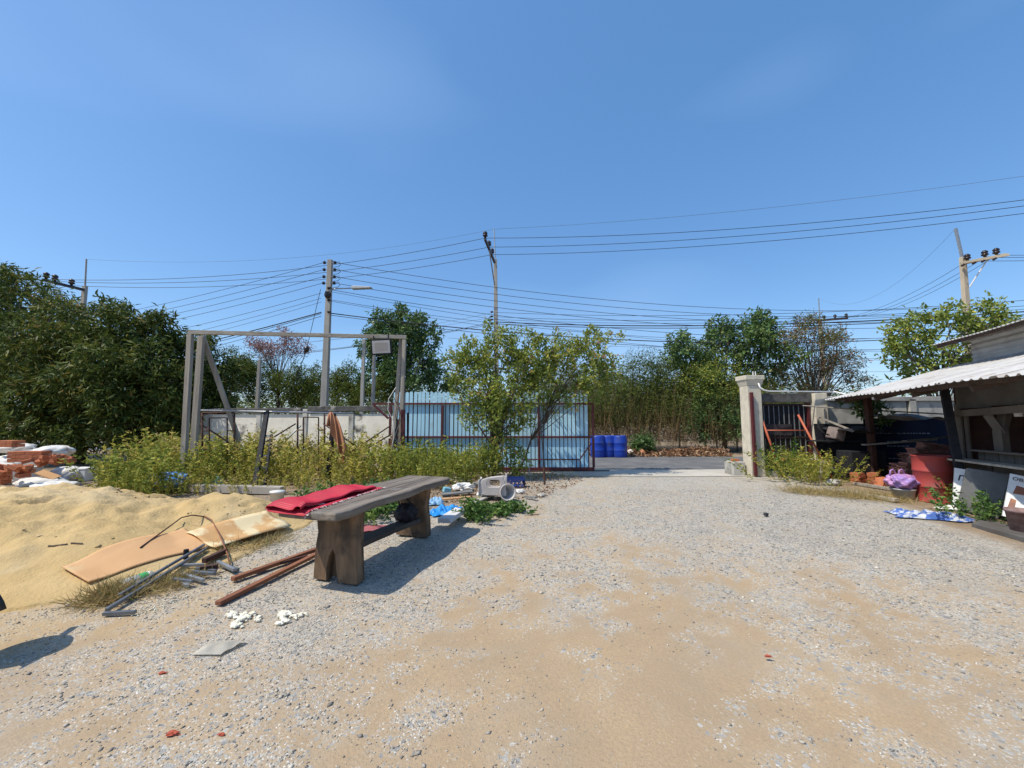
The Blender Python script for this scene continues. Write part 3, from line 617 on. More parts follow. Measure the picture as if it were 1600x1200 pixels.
straw(158, 940, 200, 925, 1500, 152, .16, 'dry grass tuft at the low end of the plywood', .09)
straw(225, 925, 300, 900, 1100, 153, .11, 'dry grass under the steel tubes', .12)
straw(340, 868, 440, 840, 1200, 154, .1, 'dry grass below the peeling plywood', .12)
straw(820, 745, 900, 745, 500, 155, .15, 'dry grass along the bottom of the gate', .25)

# ---------------------------------------------------------------- gravel
def stones(name, P, size, seed, mat_, label):
    rng = np.random.default_rng(seed); N = len(P)
    base = np.array([(1,0,0),(-1,0,0),(0,1,0),(0,-1,0),(0,0,1),(0,0,-1)], float)
    tri = np.array([(0,2,4),(2,1,4),(1,3,4),(3,0,4),(2,0,5),(1,2,5),(3,1,5),(0,3,5)])
    V = base[None] * (1 + .35 * rng.normal(size=(N, 6, 1)).clip(-1.5, 1.5) * .6) + rng.normal(size=(N, 6, 3)) * .18
    V = V * np.array([1, .75, .5]) * size[:, None, None]
    a = rng.random(N) * 6.283; c, s_ = np.cos(a), np.sin(a)
    X = V[..., 0] * c[:, None] - V[..., 1] * s_[:, None]; Y = V[..., 0] * s_[:, None] + V[..., 1] * c[:, None]
    V = np.stack([X, Y, V[..., 2]], -1) + P[:, None]
    Fc = (tri[None] + np.arange(N)[:, None, None] * 6).reshape(-1, 3)
    lv = np.repeat(rng.random(N), 8)
    return tag(np_obj(name, V.reshape(-1, 3), Fc, mat_, {'lv': ('FACE', lv)}), label, 'gravel', kind='stuff')
stones('sand_clods', np.stack([cx_, cy_, ch_ + .004], 1), .008 + .03 * rc.random(len(cx_)) ** 3, 94, M_sand, 'small clods lying on the sand heap')
M_stone = leafmat('crushed_stone', [(0, (.16, .15, .135)), (.35, (.27, .25, .22)), (.7, (.41, .37, .31)), (.92, (.54, .47, .37)), (1, (.62, .58, .5))], .9, 0.0, .2)
rs = np.random.default_rng(201)
N0 = 420000
yy = .9 + 8.5 * rs.random(N0) ** 1.5; xx = (rs.random(N0) * 2 - 1) * (1.4 * yy + .4)
xx = np.clip(xx, -9, 8)
dens = gravel_mask(xx, yy); cl2 = fbm(xx * 1.6, yy * 1.6, 211, 4)
keep = (rs.random(N0) < (.07 + .75 * dens ** 1.3) * sstep(.33, .62, cl2 + dens * .25)) & (pile_h(xx, yy) < .02)
keep &= ~((xx > 6.1 + .3 * (yy - 5.4)))
xx, yy = xx[keep], yy[keep]; n = len(xx)
size = (.0028 + .0065 * rs.random(n) ** 3.0 + .011 * rs.random(n) * (rs.random(n) < .06)) * np.where(yy < 3.5, 1, 1.35)
stones('gravel', np.stack([xx, yy, ground_z(xx, yy) + size * .15], 1), size, 202, M_stone, 'loose grey crushed stone strewn over the yard')
# ---------------------------------------------------------------- left concrete wall
LW0, LW1 = Vector((-3.7, 13.15, 0)), Vector((-15.5, 15.7, 0))
wd = (LW1 - LW0).normalized(); wnrm = Vector((wd.y, -wd.x, 0)); wnrm = wnrm if wnrm.y < 0 else -wnrm
def LW(s_, off=0, z=0): p = LW0 + wd * s_ + wnrm * off; return Vector((p.x, p.y, z))
lw = thing('concrete_wall', 'stained pale concrete wall behind the weeds and the scaffold frames', 'wall', LW(6))
WL = (LW1 - LW0).length
cuts = [0, 1.75, 3.55, 5.45, 7.6, 9.9, WL]
for i in range(len(cuts) - 1):
    a, b = cuts[i] + .075, cuts[i+1] - .075
    MB().bar(LW(a, 0, .89), LW(b, 0, .89), .12, 1.78).build('panel', M_wallp, lw, bevel=.01)
for i, c in enumerate(cuts):
    MB().bar(LW(c, .02, 0), LW(c, .02, 1.83 + (.12 if i == 2 else 0)), .15, .19, up=wd).build('post', M_conc, lw, bevel=.012)
for a, b, z in ((0, 3.43, 1.95), (3.68, 9.8, 1.90), (9.85, WL, 1.92)):
    MB().bar(LW(a, .02, z), LW(b, .02, z), .21, .19).build('coping', M_coping, lw, bevel=.02)

# ---------------------------------------------------------------- sliding gate of blue slats
GY = 12.4; gx0, gx1 = A(610, 700, GY).x, A(926, 700, GY).x
gt = thing('sliding_gate', 'wide sliding gate of pale blue slats on a maroon steel frame', 'gate', ((gx0 + gx1) / 2, GY, 0))
def slat_mesh(h):
    w = .05; pts = [(-w, 0), (w, 0)] + [(w * math.cos(a), h - w + w * math.sin(a)) for a in np.linspace(0, math.pi, 7)]
    o = MB().prism(pts, .018, Matrix.Rotation(R(90), 4, 'X')).build('slat', M_slat, gt, world=False); return o
sl0 = slat_mesh(2.36); ns = int((gx1 - gx0 - .12) / .127)
for i in range(ns):
    o = sl0 if i == 0 else inst(sl0.data, 'slat', gt, (0, 0, 0))
    o.location = (gx0 + .1 + i * .127 + random.uniform(-.004, .004) - gt.location.x, .04, .1 + random.uniform(-.012, .012)); o.rotation_euler = (0, random.uniform(-.004, .004), 0)
for i in range(ns):
    o = MB().box((gx0 + .1 + (i + .5) * .127, GY + .075, 1.08), (.05, .03, 1.98)).build('bar', M_gatered, gt) if i == 0 else inst(bar0.data, 'bar', gt, bar0.location + Vector((i * .127, 0, 0)))
    if i == 0: bar0 = o
def rail(name, a, b, w=.075, h=.075): return MB().bar(a, b, w, h).build(name, M_gatered, gt, bevel=.006)
for z in (2.08, 1.05, .08): rail('rail', (gx0 - (.6 if z > 2 else 0), GY - .015, z), (gx1 + .04, GY - .015, z), .06, .06 if z > .5 else .09)
for x in (gx0 - .02, gx0 + (gx1 - gx0) * .255, gx0 + (gx1 - gx0) * .5, gx0 + (gx1 - gx0) * .735, gx1 + .02):
    for a, b in ((.13, 1.01), (1.09, 2.04)): rail('stile', (x, GY - .015, a), (x, GY - .015, b), .07, .07)
pa = A(815, 717, GY); pb = A(906, 717, GY); pc = A(922, 692, GY)
rail('brace', (pa.x, GY - .07, .37), (pb.x, GY - .07, .37), .035, .035); rail('brace', (pb.x, GY - .07, .37), (pb.x, GY - .07, .13), .03, .03)
rail('brace', (pb.x, GY - .07, .39), (pc.x + .02, GY - .07, .86), .035, .035)
for a, b in (((576, 634), (606, 634)),): pass
lg = [A(575, 660, 12.9), A(606, 700, 12.6)]
MB().bar((gx0 - .55, GY - .015, 2.04), (gx0 - .08, GY - .015, 1.62), .06).build('bracket', M_gatered, gt)
MB().bar((gx0 - 1.2, GY - .35, .02), (gx1 + .5, GY - .0, .02), .05, .03).solo('gate_track', M_rust, 'rusty ground track under the blue sliding gate', 'track')

# steel stakes and the thin leaning rod in front of the gate
p0 = G(851, 757); p1 = A(841, 622, p0.y + .5)
rd = thing('leaning_rod', 'thin dark rod with a rusty red foot leaning on the blue gate', 'rod', p0)
MB().tube([p0 + Vector((0, 0, .42)), p1], .016, 6).build('rod', M_black, rd); MB().tube([p0, p0 + Vector((-.01, .05, .44))], .028, 8).build('foot', M_rust, rd)
p0 = G(827, 745); MB().bar(p0, p0 + Vector((0, 0, .5)), .03).solo('stake', M_galv, 'short grey metal stake in the weeds before the blue gate', 'stake')

# ---------------------------------------------------------------- blue barrels by the road
def barrel_thing(label):
    t = thing('plastic_barrel', label, 'barrel', (0, 0, 0), 0, 'blue barrels beside the road')
    r = .31; bb_ = MB().lathe([(0, 0), (r*.92, 0), (r*.96, .03), (r, .2), (r, .27), (r*1.03, .29), (r, .31), (r, .58), (r*1.03, .6), (r, .62), (r*.99, .78), (r*.9, .86), (r*.9, .9), (r*.86, .9), (r*.85, .87), (0, .87)], n=24).build('body', M_blue, t, smooth=True)
    for s_ in (-1, 1): MB().lathe([(0, 0), (.045, 0), (.045, .025), (0, .025)], (s_ * .16, .03, .87), 10).build('bung', M_blue, bb_)
    return t
bl = ['blue plastic barrel nearest the end of the gate', 'blue plastic barrel in the middle of the three by the road', 'blue plastic barrel farthest from the gate beside the leaf litter']
for i, u in enumerate((934, 951, 968)):
    b = barrel_thing(bl[0]) if i == 0 else copy_tree(b0)
    if i == 0: b0 = b
    b['label'] = bl[i]; q = A(u, 700, 17.0); b.location = (q.x, 17.0 + (.12 if i == 1 else 0), .004); b.rotation_euler.z = i * 1.3
# debris by the barrels
for i, (u, v, c, m_) in enumerate([(985, 712, 'white', M_sack), (1003, 712, 'brown', M_cloth)]):
    q = G(u, v); mb = MB(); mb.grid(lambda a, b_: (q.x - .3 + .6 * a, q.y - .2 + .4 * b_, .02 + .14 * math.sin(a * 3.14) * math.sin(b_ * 3.14) * (1 + math.sin(9 * a + 7 * b_))), 8, 6)
    mb.solo('rubbish', m_, f'crumpled {c} rubbish at the road edge by the blue barrels', 'rubbish')

# ---------------------------------------------------------------- right gate pillar, lintel, dark gate, wall
X0, X1, Y0, Y1 = 6.72, 7.12, 11.3, 11.7
pl = thing('gate_pillar', 'tall pale concrete gate pillar with flared cap and red steel strip', 'pillar', (6.92, 11.5, 0))
MB().box((6.92, 11.5, 1.28), (.40, .40, 2.56)).build('shaft', M_pillar, pl, bevel=.015)
cp = MB(); cp.prism([(-.27, -.27), (.27, -.27), (.27, .27), (-.27, .27)], .13, Matrix.Translation((6.92, 11.5, 2.785)))
cp.build('cap', M_pillar, pl, bevel=.012)
nk = MB(); a, b = .205, .25
nk.add([(6.92+i*a, 11.5+j*a, 2.56) for i, j in ((-1,-1),(1,-1),(1,1),(-1,1))] + [(6.92+i*b, 11.5+j*b, 2.718) for i, j in ((-1,-1),(1,-1),(1,1),(-1,1))], [(0,1,5,4),(1,2,6,5),(2,3,7,6),(3,0,4,7),(3,2,1,0),(4,5,6,7)]); nk.build('neck', M_pillar, pl)
MB().box((6.80, 11.255, 1.19), (.07, .085, 2.34)).build('steel_strip', M_gatered, pl, bevel=.005)
for x in (6.98, 7.05): MB().tube([(x, 11.42, 2.85), (x, 11.42, 2.98)], .014, 8).build('pipe_stub', M_white, pl)
MB().box((6.5, 11.75, .19), (.34, .5, .38)).solo('concrete_block', M_conc, 'low concrete block at the foot of the gate pillar', 'block', bevel=.02)
MB().box((6.5, 11.72, .41), (.2, .12, .07)).solo('brick', M_brick, 'single orange brick lying on the low block by the pillar', 'brick', bevel=.005)
MB().tube([(7.02, 11.26, 2.62), (7.03, 11.22, 2.5), (7.12, 11.2, 2.42), (7.3, 11.22, 2.385), (9.2, 11.28, 2.375)], .022, 8).solo('water_pipe', M_white, 'white plastic pipe bending from the pillar cap onto the lintel', 'pipe', smooth=True)
MB().tube([(9.05, 11.15, 2.38), (9.5, 10.95, 2.22), (10.0, 10.8, 2.05)], .02, 8).solo('water_pipe', M_white, 'short white plastic pipe slanting down under the roof corner', 'pipe', smooth=True)
rw = thing('boundary_wall', 'weathered concrete wall and lintel running behind the shed', 'wall', (9.5, 11.6, 0))
MB().box((7.89, 11.55, 2.215), (1.54, .2, .25)).build('lintel', M_coping, rw, bevel=.01)
MB().box((8.84, 11.5, 1.17), (.36, .32, 2.34)).build('column', M_pillar, rw, bevel=.015)
MB().box((7.89, 11.5, .06), (1.54, .3, .13)).build('sill', M_conc, rw, bevel=.01)
for i, x in enumerate((10.4, 12.8, 15.2)):
    MB().box((x - .02 if i else 10.24, 11.6, 1.06), (2.2 if i else 2.42, .13, 2.12)).build('panel', M_conc, rw)
    MB().box((x + 1.2, 11.58, 1.08), (.18, .2, 2.18)).build('post', M_conc, rw)
MB().box((12.6, 11.58, 2.19), (7.2, .2, .13)).build('coping', M_conc, rw, bevel=.01)
dg = thing('barred_gate', 'dark maroon barred gate under the concrete lintel', 'gate', (7.9, 11.55, .13))
for z in (.17, 1.08, 2.02): MB().box((7.88, 11.55, z), (1.46, .05, .06)).build('rail', M_dkred, dg)
for x in (7.17, 8.6): MB().box((x, 11.55, 1.1), (.07, .07, 1.94)).build('stile', M_gatered if x > 8 else M_dkred, dg)
for i in range(9): MB().bar((7.31 + i * .145, 11.55, .2), (7.31 + i * .145, 11.55, 1.99), .018).build('bar', M_galv, dg)
MB().box((7.88, 11.60, .62), (1.4, .012, .86)).build('lower_panel', M_dkred, dg)
MB().box((7.88, 11.605, 1.55), (1.4, .012, .88)).build('upper_panel', M_black, dg)
MB().box((7.7, 11.515, 1.3), (.75, .012, .32)).build('plate', mat('brown_grey_plate', (.055, .045, .045), None, 5, .6), dg)
# orange trestle leaning on the dark gate
of = thing('steel_trestle', 'orange red ladder shaped steel frame leaning on the dark gate', 'frame', (7.95, 11.0, 0))
la, lb = (G(1222, 745), A(1188, 648, 11.35)), (Vector((8.62, 10.85, 0)), A(1247, 648, 11.35))
for a, b in (la, lb): MB().tube([a, b], .028, 8).build('leg', M_orange, of, smooth=True)
for t_ in (.93 * .8, .28): MB().tube([Vector(la[0]).lerp(la[1], t_), Vector(lb[0]).lerp(lb[1], t_)], .017, 6).build('rung', M_orange, of, smooth=True)

# ---------------------------------------------------------------- shed
E = Vector((-.385, -.923, 0)); NN = Vector((.923, -.385, 0))       # along the eave towards the camera; inwards
P0 = Vector((8.64, 10.4, 0))
def SH(s_, d=0, z=0): q = P0 + E * s_ + NN * d; return Vector((q.x, q.y, z))
sh = thing('lean_to_shed', 'ramshackle open shed with white corrugated roof at the right', 'shed', SH(2.5, 1))
SL = math.tan(R(16))
def roof_sheet(s0, s1, d0, d1, z0, slope, amp, name, m_, parent, pitch=.19, lift=0):
    n_ = int(round((s1 - s0) / pitch)) * 6
    mb = MB()
    def fn(a, b):
        s_ = s0 + (s1 - s0) * a; d = d0 + (d1 - d0) * b; ph = (s_ / pitch) % 1
        r_ = amp if ph < .22 else (amp * (1 - (ph - .22) / .1) if ph < .32 else (0 if ph < .9 else amp * (ph - .9) / .1))
        return SH(s_, d, z0 + d * slope + r_ + lift + .012 * math.sin(s_ * 1.7 + d))
    mb.grid(fn, n_, 3); return mb.build(name, m_, parent, solid=.004)
z_e = 2.13
sheets = [(-.95, .25, .02), (.19, 1.3, -.05), (1.24, 2.4, 0), (2.34, 3.5, -.06), (3.44, 4.6, .01), (4.54, 5.7, -.04), (5.64, 6.8, 0)]
for i, (a, b, dd) in enumerate(sheets): roof_sheet(a, b, -.12 + dd, 2.5, z_e + .045, SL, .028, 'roof_sheet', M_zinc, sh, lift=.004 * (i % 2))
MB().bar(SH(-.6, .06, z_e), SH(6.8, .06, z_e), .05, .075).build('eave_beam', M_roofwood, sh)
for d in (.9, 1.7, 2.4): MB().bar(SH(-.6, d, z_e + d * SL), SH(6.8, d, z_e + d * SL), .06, .08).build('purlin', M_roofwood, sh)
for s_ in (.2, 1.9, 3.4, 5.0): MB().bar(SH(s_, .0, z_e - .09), SH(s_, 2.4, z_e - .09 + 2.4 * SL), .05, .09).build('rafter', M_roofwood, sh)
MB().bar((9.3, 10.35, 0), (9.27, 10.35, 2.28), .13).build('post', M_rust, sh, bevel=.01)
MB().bar(Vector((A(1508, 780, 7.25).x, 7.25, 0)), A(1474, 600, 7.75), .12).build('post', M_black, sh, bevel=.01)
MB().bar(SH(5.9, .2, 0), SH(5.9, .15, z_e), .1).build('post', M_roofwood, sh)
# back wall of zinc sheets, and the raised part with its own roof
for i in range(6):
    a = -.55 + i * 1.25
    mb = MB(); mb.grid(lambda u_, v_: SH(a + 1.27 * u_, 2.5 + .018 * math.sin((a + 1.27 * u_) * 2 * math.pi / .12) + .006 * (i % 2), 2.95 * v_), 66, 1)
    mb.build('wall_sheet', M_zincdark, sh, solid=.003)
for i in range(4):
    a = .05 + i * 1.6
    mb = MB(); mb.grid(lambda u_, v_: SH(a + 1.62 * u_, 2.56 + .006 * (i % 2) + .016 * math.sin((v_ * .95) * 2 * math.pi / .12), 2.62 + (.98 - .04 * i) * v_), 2, 48)
    mb.build('upper_sheet', M_zincdark if i % 2 else M_zinc, sh, solid=.003)
roof_sheet(-.3, 6.8, 2.0, 4.5, 3.12, .16, .02, 'upper_roof', M_zinc, sh, pitch=.12)
MB().bar(SH(-.25, 2.1, 3.42), SH(6.8, 2.1, 3.42), .05, .09).build('upper_beam', M_roofwood, sh)
MB().bar(SH(-.1, 2.52, 3.52), SH(6.8, 2.52, 3.52), .08, .12).build('upper_beam', M_oldwood, sh)
# front of the shed: boards, plank lintel, counter
def board(name, m_, s0, s1, d, z0, z1, t=.03, skew=0.0, parent=None, bev=.004):
    mb = MB(); q = [SH(s0, d, z0), SH(s1, d, z0 + skew), SH(s1, d, z1 + skew), SH(s0, d, z1)]
    off = NN * t; mb.add(q + [p + off for p in q], [(0,1,2,3),(7,6,5,4),(0,4,5,1),(1,5,6,2),(2,6,7,3),(3,7,4,0)])
    return mb.build(name, m_, parent, bevel=bev)
M_gb = mat('grey_boarding', (.125, .12, .115), (.08, .076, .072), 3, .85, .2, 40, dirt=(.09, .075, .065), dscale=2, dlo=.5, dhi=.7)
board('fascia_board', M_gb, 2.40, 3.3, 1.06, 1.80, 2.42, .02, .0, sh); board('fascia_board', M_gb, 3.32, 5.6, 1.05, 1.83, 2.42, .02, .0, sh)
board('lintel_plank', M_shedwood, 2.42, 5.6, .98, 1.64, 1.76, .05, .12, sh)
board('jamb_board', M_shedwood, 2.30, 2.48, 1.07, .0, 1.9, .03, 0, sh); board('jamb_board', M_shedwood, 2.52, 2.62, 1.09, .84, 1.72, .03, 0, sh)
MB().bar(SH(2.32, .88, .84), SH(5.6, .88, .88), .34, .035).build('counter', M_oldwoodx, sh, bevel=.004)
MB().bar(SH(2.75, 1.05, 1.03), SH(5.6, 1.05, 1.07), .16, .03).build('shelf_plank', M_shedwood, sh, bevel=.004)
for i in range(15):
    a = 2.85 + i * .17; board('counter_strip', M_shedwood, a, a + .155, 1.08 + .004 * (i % 2), .865, 1.02, .015, .0, sh, 0)
for i, (a, b) in enumerate(((2.35, 3.2), (3.23, 4.1), (4.13, 5.6))): board('counter_front', M_gb, a, b, 1.05 + .01 * i, .02, .82, .02, 0, sh)
# forked timber inside the opening, inner walls
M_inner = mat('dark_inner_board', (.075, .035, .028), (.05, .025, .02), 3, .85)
ft = thing('forked_timber', 'forked pale timber prop inside the shed window', 'timber', A(1563, 700, 6.95))
k0 = A(1563, 672, 6.95)
MB().bar((k0.x, 6.95, 0), k0, .13).build('prop', M_shedwood, ft); MB().bar(k0 - Vector((0, .01, .06)), A(1543, 648, 7.05), .11).build('fork', M_shedwood, ft); MB().bar(k0 + Vector((0, .01, -.06)), A(1572, 640, 7.0), .12).build('fork', M_shedwood, ft)
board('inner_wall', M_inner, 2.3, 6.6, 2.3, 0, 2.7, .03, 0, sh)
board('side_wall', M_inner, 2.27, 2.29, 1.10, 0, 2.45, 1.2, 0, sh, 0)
lt = MB(); lt.lathe([(0, 0), (.05, 0), (.06, .1), (.02, .14), (0, .14)], A(1592, 651, 6.7), 12); lt.tube([A(1592, 641, 6.7), A(1592, 600, 6.7)], .01, 6)
lt.solo('hanging_pot', M_white, 'small white pot hanging in the shed window', 'pot', smooth=True)
# rafters poking over the yard, sagging pole under the roof
MB().tube([(8.2, 11.2, 1.98), (9.4, 10.8, 1.86), (11.3, 10.2, 1.72)], .02, 6).solo('bamboo_pole', M_oldwood, 'thin pole strung along the wall under the roof', 'pole')
MB().bar((8.95, 11.36, .0), (8.9, 11.34, 1.9), .05).solo('metal_post', M_galv, 'thin grey post standing against the wall by the concrete column', 'post')

# navy banner with print
nb = thing('dark_banner', 'dark navy banner with faint printed lines hung behind the brick stacks', 'banner', (10.35, 10.9, .25))
mb = MB(); mb.grid(lambda a, b: (9.6 + 2.5 * a, 10.9 + .03 * math.sin(a * 13) - .17 * a, .2 + 1.42 * b), 30, 4); mb.build('sheet', M_navy, nb)
mb = MB()
for (x0, x1, z) in ((9.85, 11.15, 1.22), (10.1, 10.6, 1.0), (10.1, 10.58, .88), (10.1, 10.5, .55)):
    k = x0
    while k < x1:
        w_ = random.uniform(.03, .09); mb.box((k + w_ / 2, 10.82 - .12 * (k - 9.55) / 1.75, z), (w_, .004, .032)); k += w_ + .025
mb.build('print_line', M_bannerprint, nb)

# brick and tile piles
def mk_brick(sx, sy, sz_, m_, name='brick', ridges=0):
    mb = MB()
    if not ridges: mb.box((0, 0, 0), (sx, sy, sz_))
    else:
        pts = []; n_ = ridges
        for i in range(n_):
            z0 = -sz_/2 + sz_ * i / n_; pts += [(sy/2, z0 + .003), (sy/2, z0 + sz_/n_ - .006), (sy/2 - .006, z0 + sz_/n_ - .003)]
        pts = pts + [(-y, z) for y, z in reversed(pts)]
        mb.prism(pts, sx, Matrix(((0, 0, 1, 0), (1, 0, 0, 0), (0, 1, 0, 0), (0, 0, 0, 1))))
    me = mb.build(name, m_); d = me.data; bpy.data.objects.remove(me); return d
B_tile = mk_brick(.24, .20, .034, M_brick); B_dark = mk_brick(.26, .22, .03, M_tile, 'tile'); B_hollow = mk_brick(.18, .085, .085, M_brick, 'brick', 3)
def tile_stack(x, y, n_, label, src, name, rz=0, h=.038, jit=.012, z0=0, group=None):
    t = thing('tile_stack', label, 'tile stack', (x, y, z0), rz, group)
    for i in range(n_): inst(src, name, t, (random.uniform(-jit, jit), random.uniform(-jit, jit), h * (i + .5)), (random.uniform(-.02, .02), random.uniform(-.02, .02), random.uniform(-.09, .09)))
    return t
def gx(u, v, k=.18): q = GB(u, v, k); return q.x, q.y
x, y = gx(1341, 757); tile_stack(x, y, 7, 'stack of orange clay pavers nearest the dry grass', B_tile, 'paver', .3)
x, y = gx(1354, 753); tile_stack(x, y, 9, 'slightly taller stack of orange clay pavers behind the outer one', B_tile, 'paver', -.1)
x, y = gx(1367, 757); tile_stack(x, y, 7, 'stack of orange clay pavers beside the leaning tiles', B_tile, 'paver', .5)
x, y = gx(1391, 752); tile_stack(x, y, 10, 'orange paver stack in front of the dark tile heap', B_tile, 'paver', .2)
x, y = gx(1408, 752); tile_stack(x, y, 6, 'low orange paver stack behind the purple bag', B_tile, 'paver', -.3)
lt = thing('leaning_pavers', 'row of orange pavers leaning beside the low stack', 'tile stack', (*gx(1378, 760), 0))
for i in range(5): inst(B_tile, 'paver', lt, (-.05 + .065 * i, .02 * i, .085), (0, -.85, .4))
for i, (u, v, n_, z0, lab) in enumerate([(1424, 770, 17, 0, 'dark pink tile pile left of the red drum'), (1440, 768, 25, 0, 'tall uneven dark tile pile behind the red drum'), (1456, 766, 28, 0, 'highest dark tile pile under the shed roof'), (1473, 766, 27, 0, 'dark tile pile beside the black slanting post'), (1408, 764, 15, 0, 'short dark tile pile beside the navy banner')]):
    x, y = gx(u, v); tile_stack(x, y, n_, lab, B_dark, 'tile', random.uniform(-.4, .4), .038, .035, z0)
for u, v, n_, lab in ((1420, 758, 20, 'dusty tile pile half hidden behind the purple bag'), (1390, 750, 12, 'dusty tile pile beside the rusty post')):
    x, y = gx(u, v, .5); tile_stack(x, y, n_, lab, B_dark, 'tile', random.uniform(-.5, .5), .038, .04)
for i, (u, v, Y, L_, lab) in enumerate(((1400, 690, 10.3, 1.7, 'long grey plank leaning behind the tile piles'), (1455, 684, 9.6, 1.3, 'dark plank lying on top of the tile piles'))):
    q = A(u, v, Y); MB().bar(q - Vector((L_ / 2, 0, .08)), q + Vector((L_ / 2, -.15, .06)), .14, .03).solo('plank', M_shedwood if i else M_oldwood, lab, 'plank')
# red drum
dx, dy = GB(1463, 787, .3)[:2]; dr = thing('oil_drum', 'faded red steel drum standing in front of the shed', 'drum', (dx, dy, 0)); r = .30
MB().lathe([(0, .01), (r, .01), (r + .008, 0), (r + .008, .02), (r, .03), (r, .28), (r + .014, .295), (r, .31), (r, .58), (r + .014, .595), (r, .61), (r, .86), (r + .008, .87), (r + .008, .89), (r - .01, .89), (r - .012, .80), (0, .79)], n=36).build('body', M_drum, dr, world=False, smooth=True)
# bucket with purple bag
q = GB(1412, 783, .2); bk = thing('bucket', 'grey bucket holding the purple bag beside the red drum', 'bucket', (q.x, q.y, 0))
MB().lathe([(0, 0), (.15, 0), (.19, .2), (.2, .2), (.2, .225), (.185, .225), (.145, .02), (0, .02)], n=24).build('pail', M_bucket, bk, world=False, smooth=True)
MB().tube([(.195 * math.cos(a), .195 * math.sin(a), .2 - .1 * math.sin(a / 2) * 0) for a in np.linspace(0, math.pi, 8)], .006, 5).build('handle', M_galv, bk, world=False)
def blob(c, r_, seed, amp=.35, nu=22, nv=14, zmin=None):
    rr = random.Random(seed); ph = [rr.uniform(0, 6.28) for _ in range(8)]
    def fn(a, b):
        th = a * 2 * math.pi; p_ = (b - .5) * math.pi
        k = 1 + amp * (.35 * math.sin(3 * th + ph[0]) * math.cos(p_) + .3 * math.sin(5 * th + 4 * p_ + ph[1]) + .25 * math.sin(7 * th - 6 * p_ + ph[2]) + .2 * math.sin(11 * th + 9 * p_ + ph[3])) * math.cos(p_)
        k += amp * .14 * math.sin(23 * th + 17 * p_ + ph[4]) * math.sin(31 * p_ - 9 * th + ph[5]) * (nu > 40)
        z = c[2] + r_[2] * math.sin(p_) * k
        if zmin is not None: z = max(zmin, z)
        return (c[0] + r_[0] * math.cos(th) * math.cos(p_) * k, c[1] + r_[1] * math.sin(th) * math.cos(p_) * k, z)
    return MB().grid(fn, nu, nv)
bg_ = thing('plastic_bag', 'crumpled purple and pink plastic bag on top of the grey bucket', 'bag', (q.x, q.y, .2))
blob((q.x + .02, q.y, .35), (.28, .21, .15), 4, .32, 60, 36).build('bag_body', M_purple, bg_, smooth=True)
for s_ in (-.08, .1): MB().tube([(q.x + s_ - .06, q.y + .1, .46), (q.x + s_ - .04, q.y + .1, .56), (q.x + s_, q.y + .09, .585), (q.x + s_ + .04, q.y + .1, .55), (q.x + s_ + .07, q.y + .1, .45)], .014, 6).build('bag_handle', M_purple, bg_, smooth=True)
# grey slab leaning, white board, poster board, pot, plank, tarp
def quad_slab(name, m_, pts, t, label, cat, bevel=.006):
    p = [Vector(k) for k in pts]; nrm = (p[1] - p[0]).cross(p[3] - p[0]).normalized()
    if nrm.y > 0: nrm = -nrm
    mb = MB(); b = [k - nrm * t for k in p]
    mb.add(p + b, [(0,1,2,3),(7,6,5,4),(0,4,5,1),(1,5,6,2),(2,6,7,3),(3,7,4,0)])
    return mb.solo(name, m_, label, cat, bevel=bevel)
quad_slab('cement_board', M_greyboard, [G(1497, 795, .03), G(1562, 811, .0), A(1583, 741, 6.55), A(1513, 731, 6.9)], .05, 'thick grey cement slab leaning against the shed counter', 'slab', .015)
wb = thing('sign_board', 'narrow white sign board showing the letter n behind the grey slab', 'sign', G(1500, 792))
p = [A(1488, 794, 7.25), A(1508, 799, 7.05), A(1511, 733, 7.15), A(1492, 731, 7.35)]; p[2] = p[1] + p[3] - p[0]
mb = MB(); off = Vector((.02, .03, 0)); mb.add(p + [k + off for k in p], [(0,1,2,3),(7,6,5,4),(0,4,5,1),(1,5,6,2),(2,6,7,3),(3,7,4,0)]); mb.build('board', M_white, wb)
def text_on(txt, size, org, ex, ey, m_, parent, name='lettering'):
    cu = bpy.data.curves.new('t', 'FONT'); cu.body = txt; cu.size = size; cu.extrude = .002; o = bpy.data.objects.new('t', cu); COL.objects.link(o)
    bpy.context.view_layer.update(); me = bpy.data.meshes.new_from_object(o.evaluated_get(bpy.context.evaluated_depsgraph_get()))
    bpy.data.objects.remove(o); ex = Vector(ex).normalized(); ey = Vector(ey); ey = (ey - ex * ey.dot(ex)).normalized(); ez = ex.cross(ey)
    M_ = Matrix((( ex.x, ey.x, ez.x, org[0]), (ex.y, ey.y, ez.y, org[1]), (ex.z, ey.z, ez.z, org[2]), (0, 0, 0, 1)))
    me.transform(wmat(parent).inverted() @ M_); me.materials.clear(); me.materials.append(m_); me.name = name
    ob = bpy.data.objects.new(name, me); COL.objects.link(ob); ob.parent = parent; return ob
ex = p[1] - p[0]; ey = p[3] - p[0]; nrm = ex.cross(ey).normalized(); text_on('n', .24, p[0] + ex * .25 + ey * .70 + nrm * .004, ex, ey, M_ink, wb)
ps = thing('poster_board', 'white poster board with torn brown pictures at the right edge', 'sign', G(1590, 812))
p = [A(1567, 806, 5.95), A(1640, 826, 5.6), A(1640, 742, 5.75), A(1580, 740, 6.1)]; p[2] = p[1] + p[3] - p[0]
mb = MB(); mb.add(p + [k + off for k in p], [(0,1,2,3),(7,6,5,4),(0,4,5,1),(1,5,6,2),(2,6,7,3),(3,7,4,0)]); mb.build('board', M_white, ps)
ex = p[1] - p[0]; ey = p[3] - p[0]; nrm = ex.cross(ey).normalized()
text_on('OB:SB', .075, p[0] + ex * .04 + ey * .86 + nrm * .006, ex, ey, M_ink, ps)
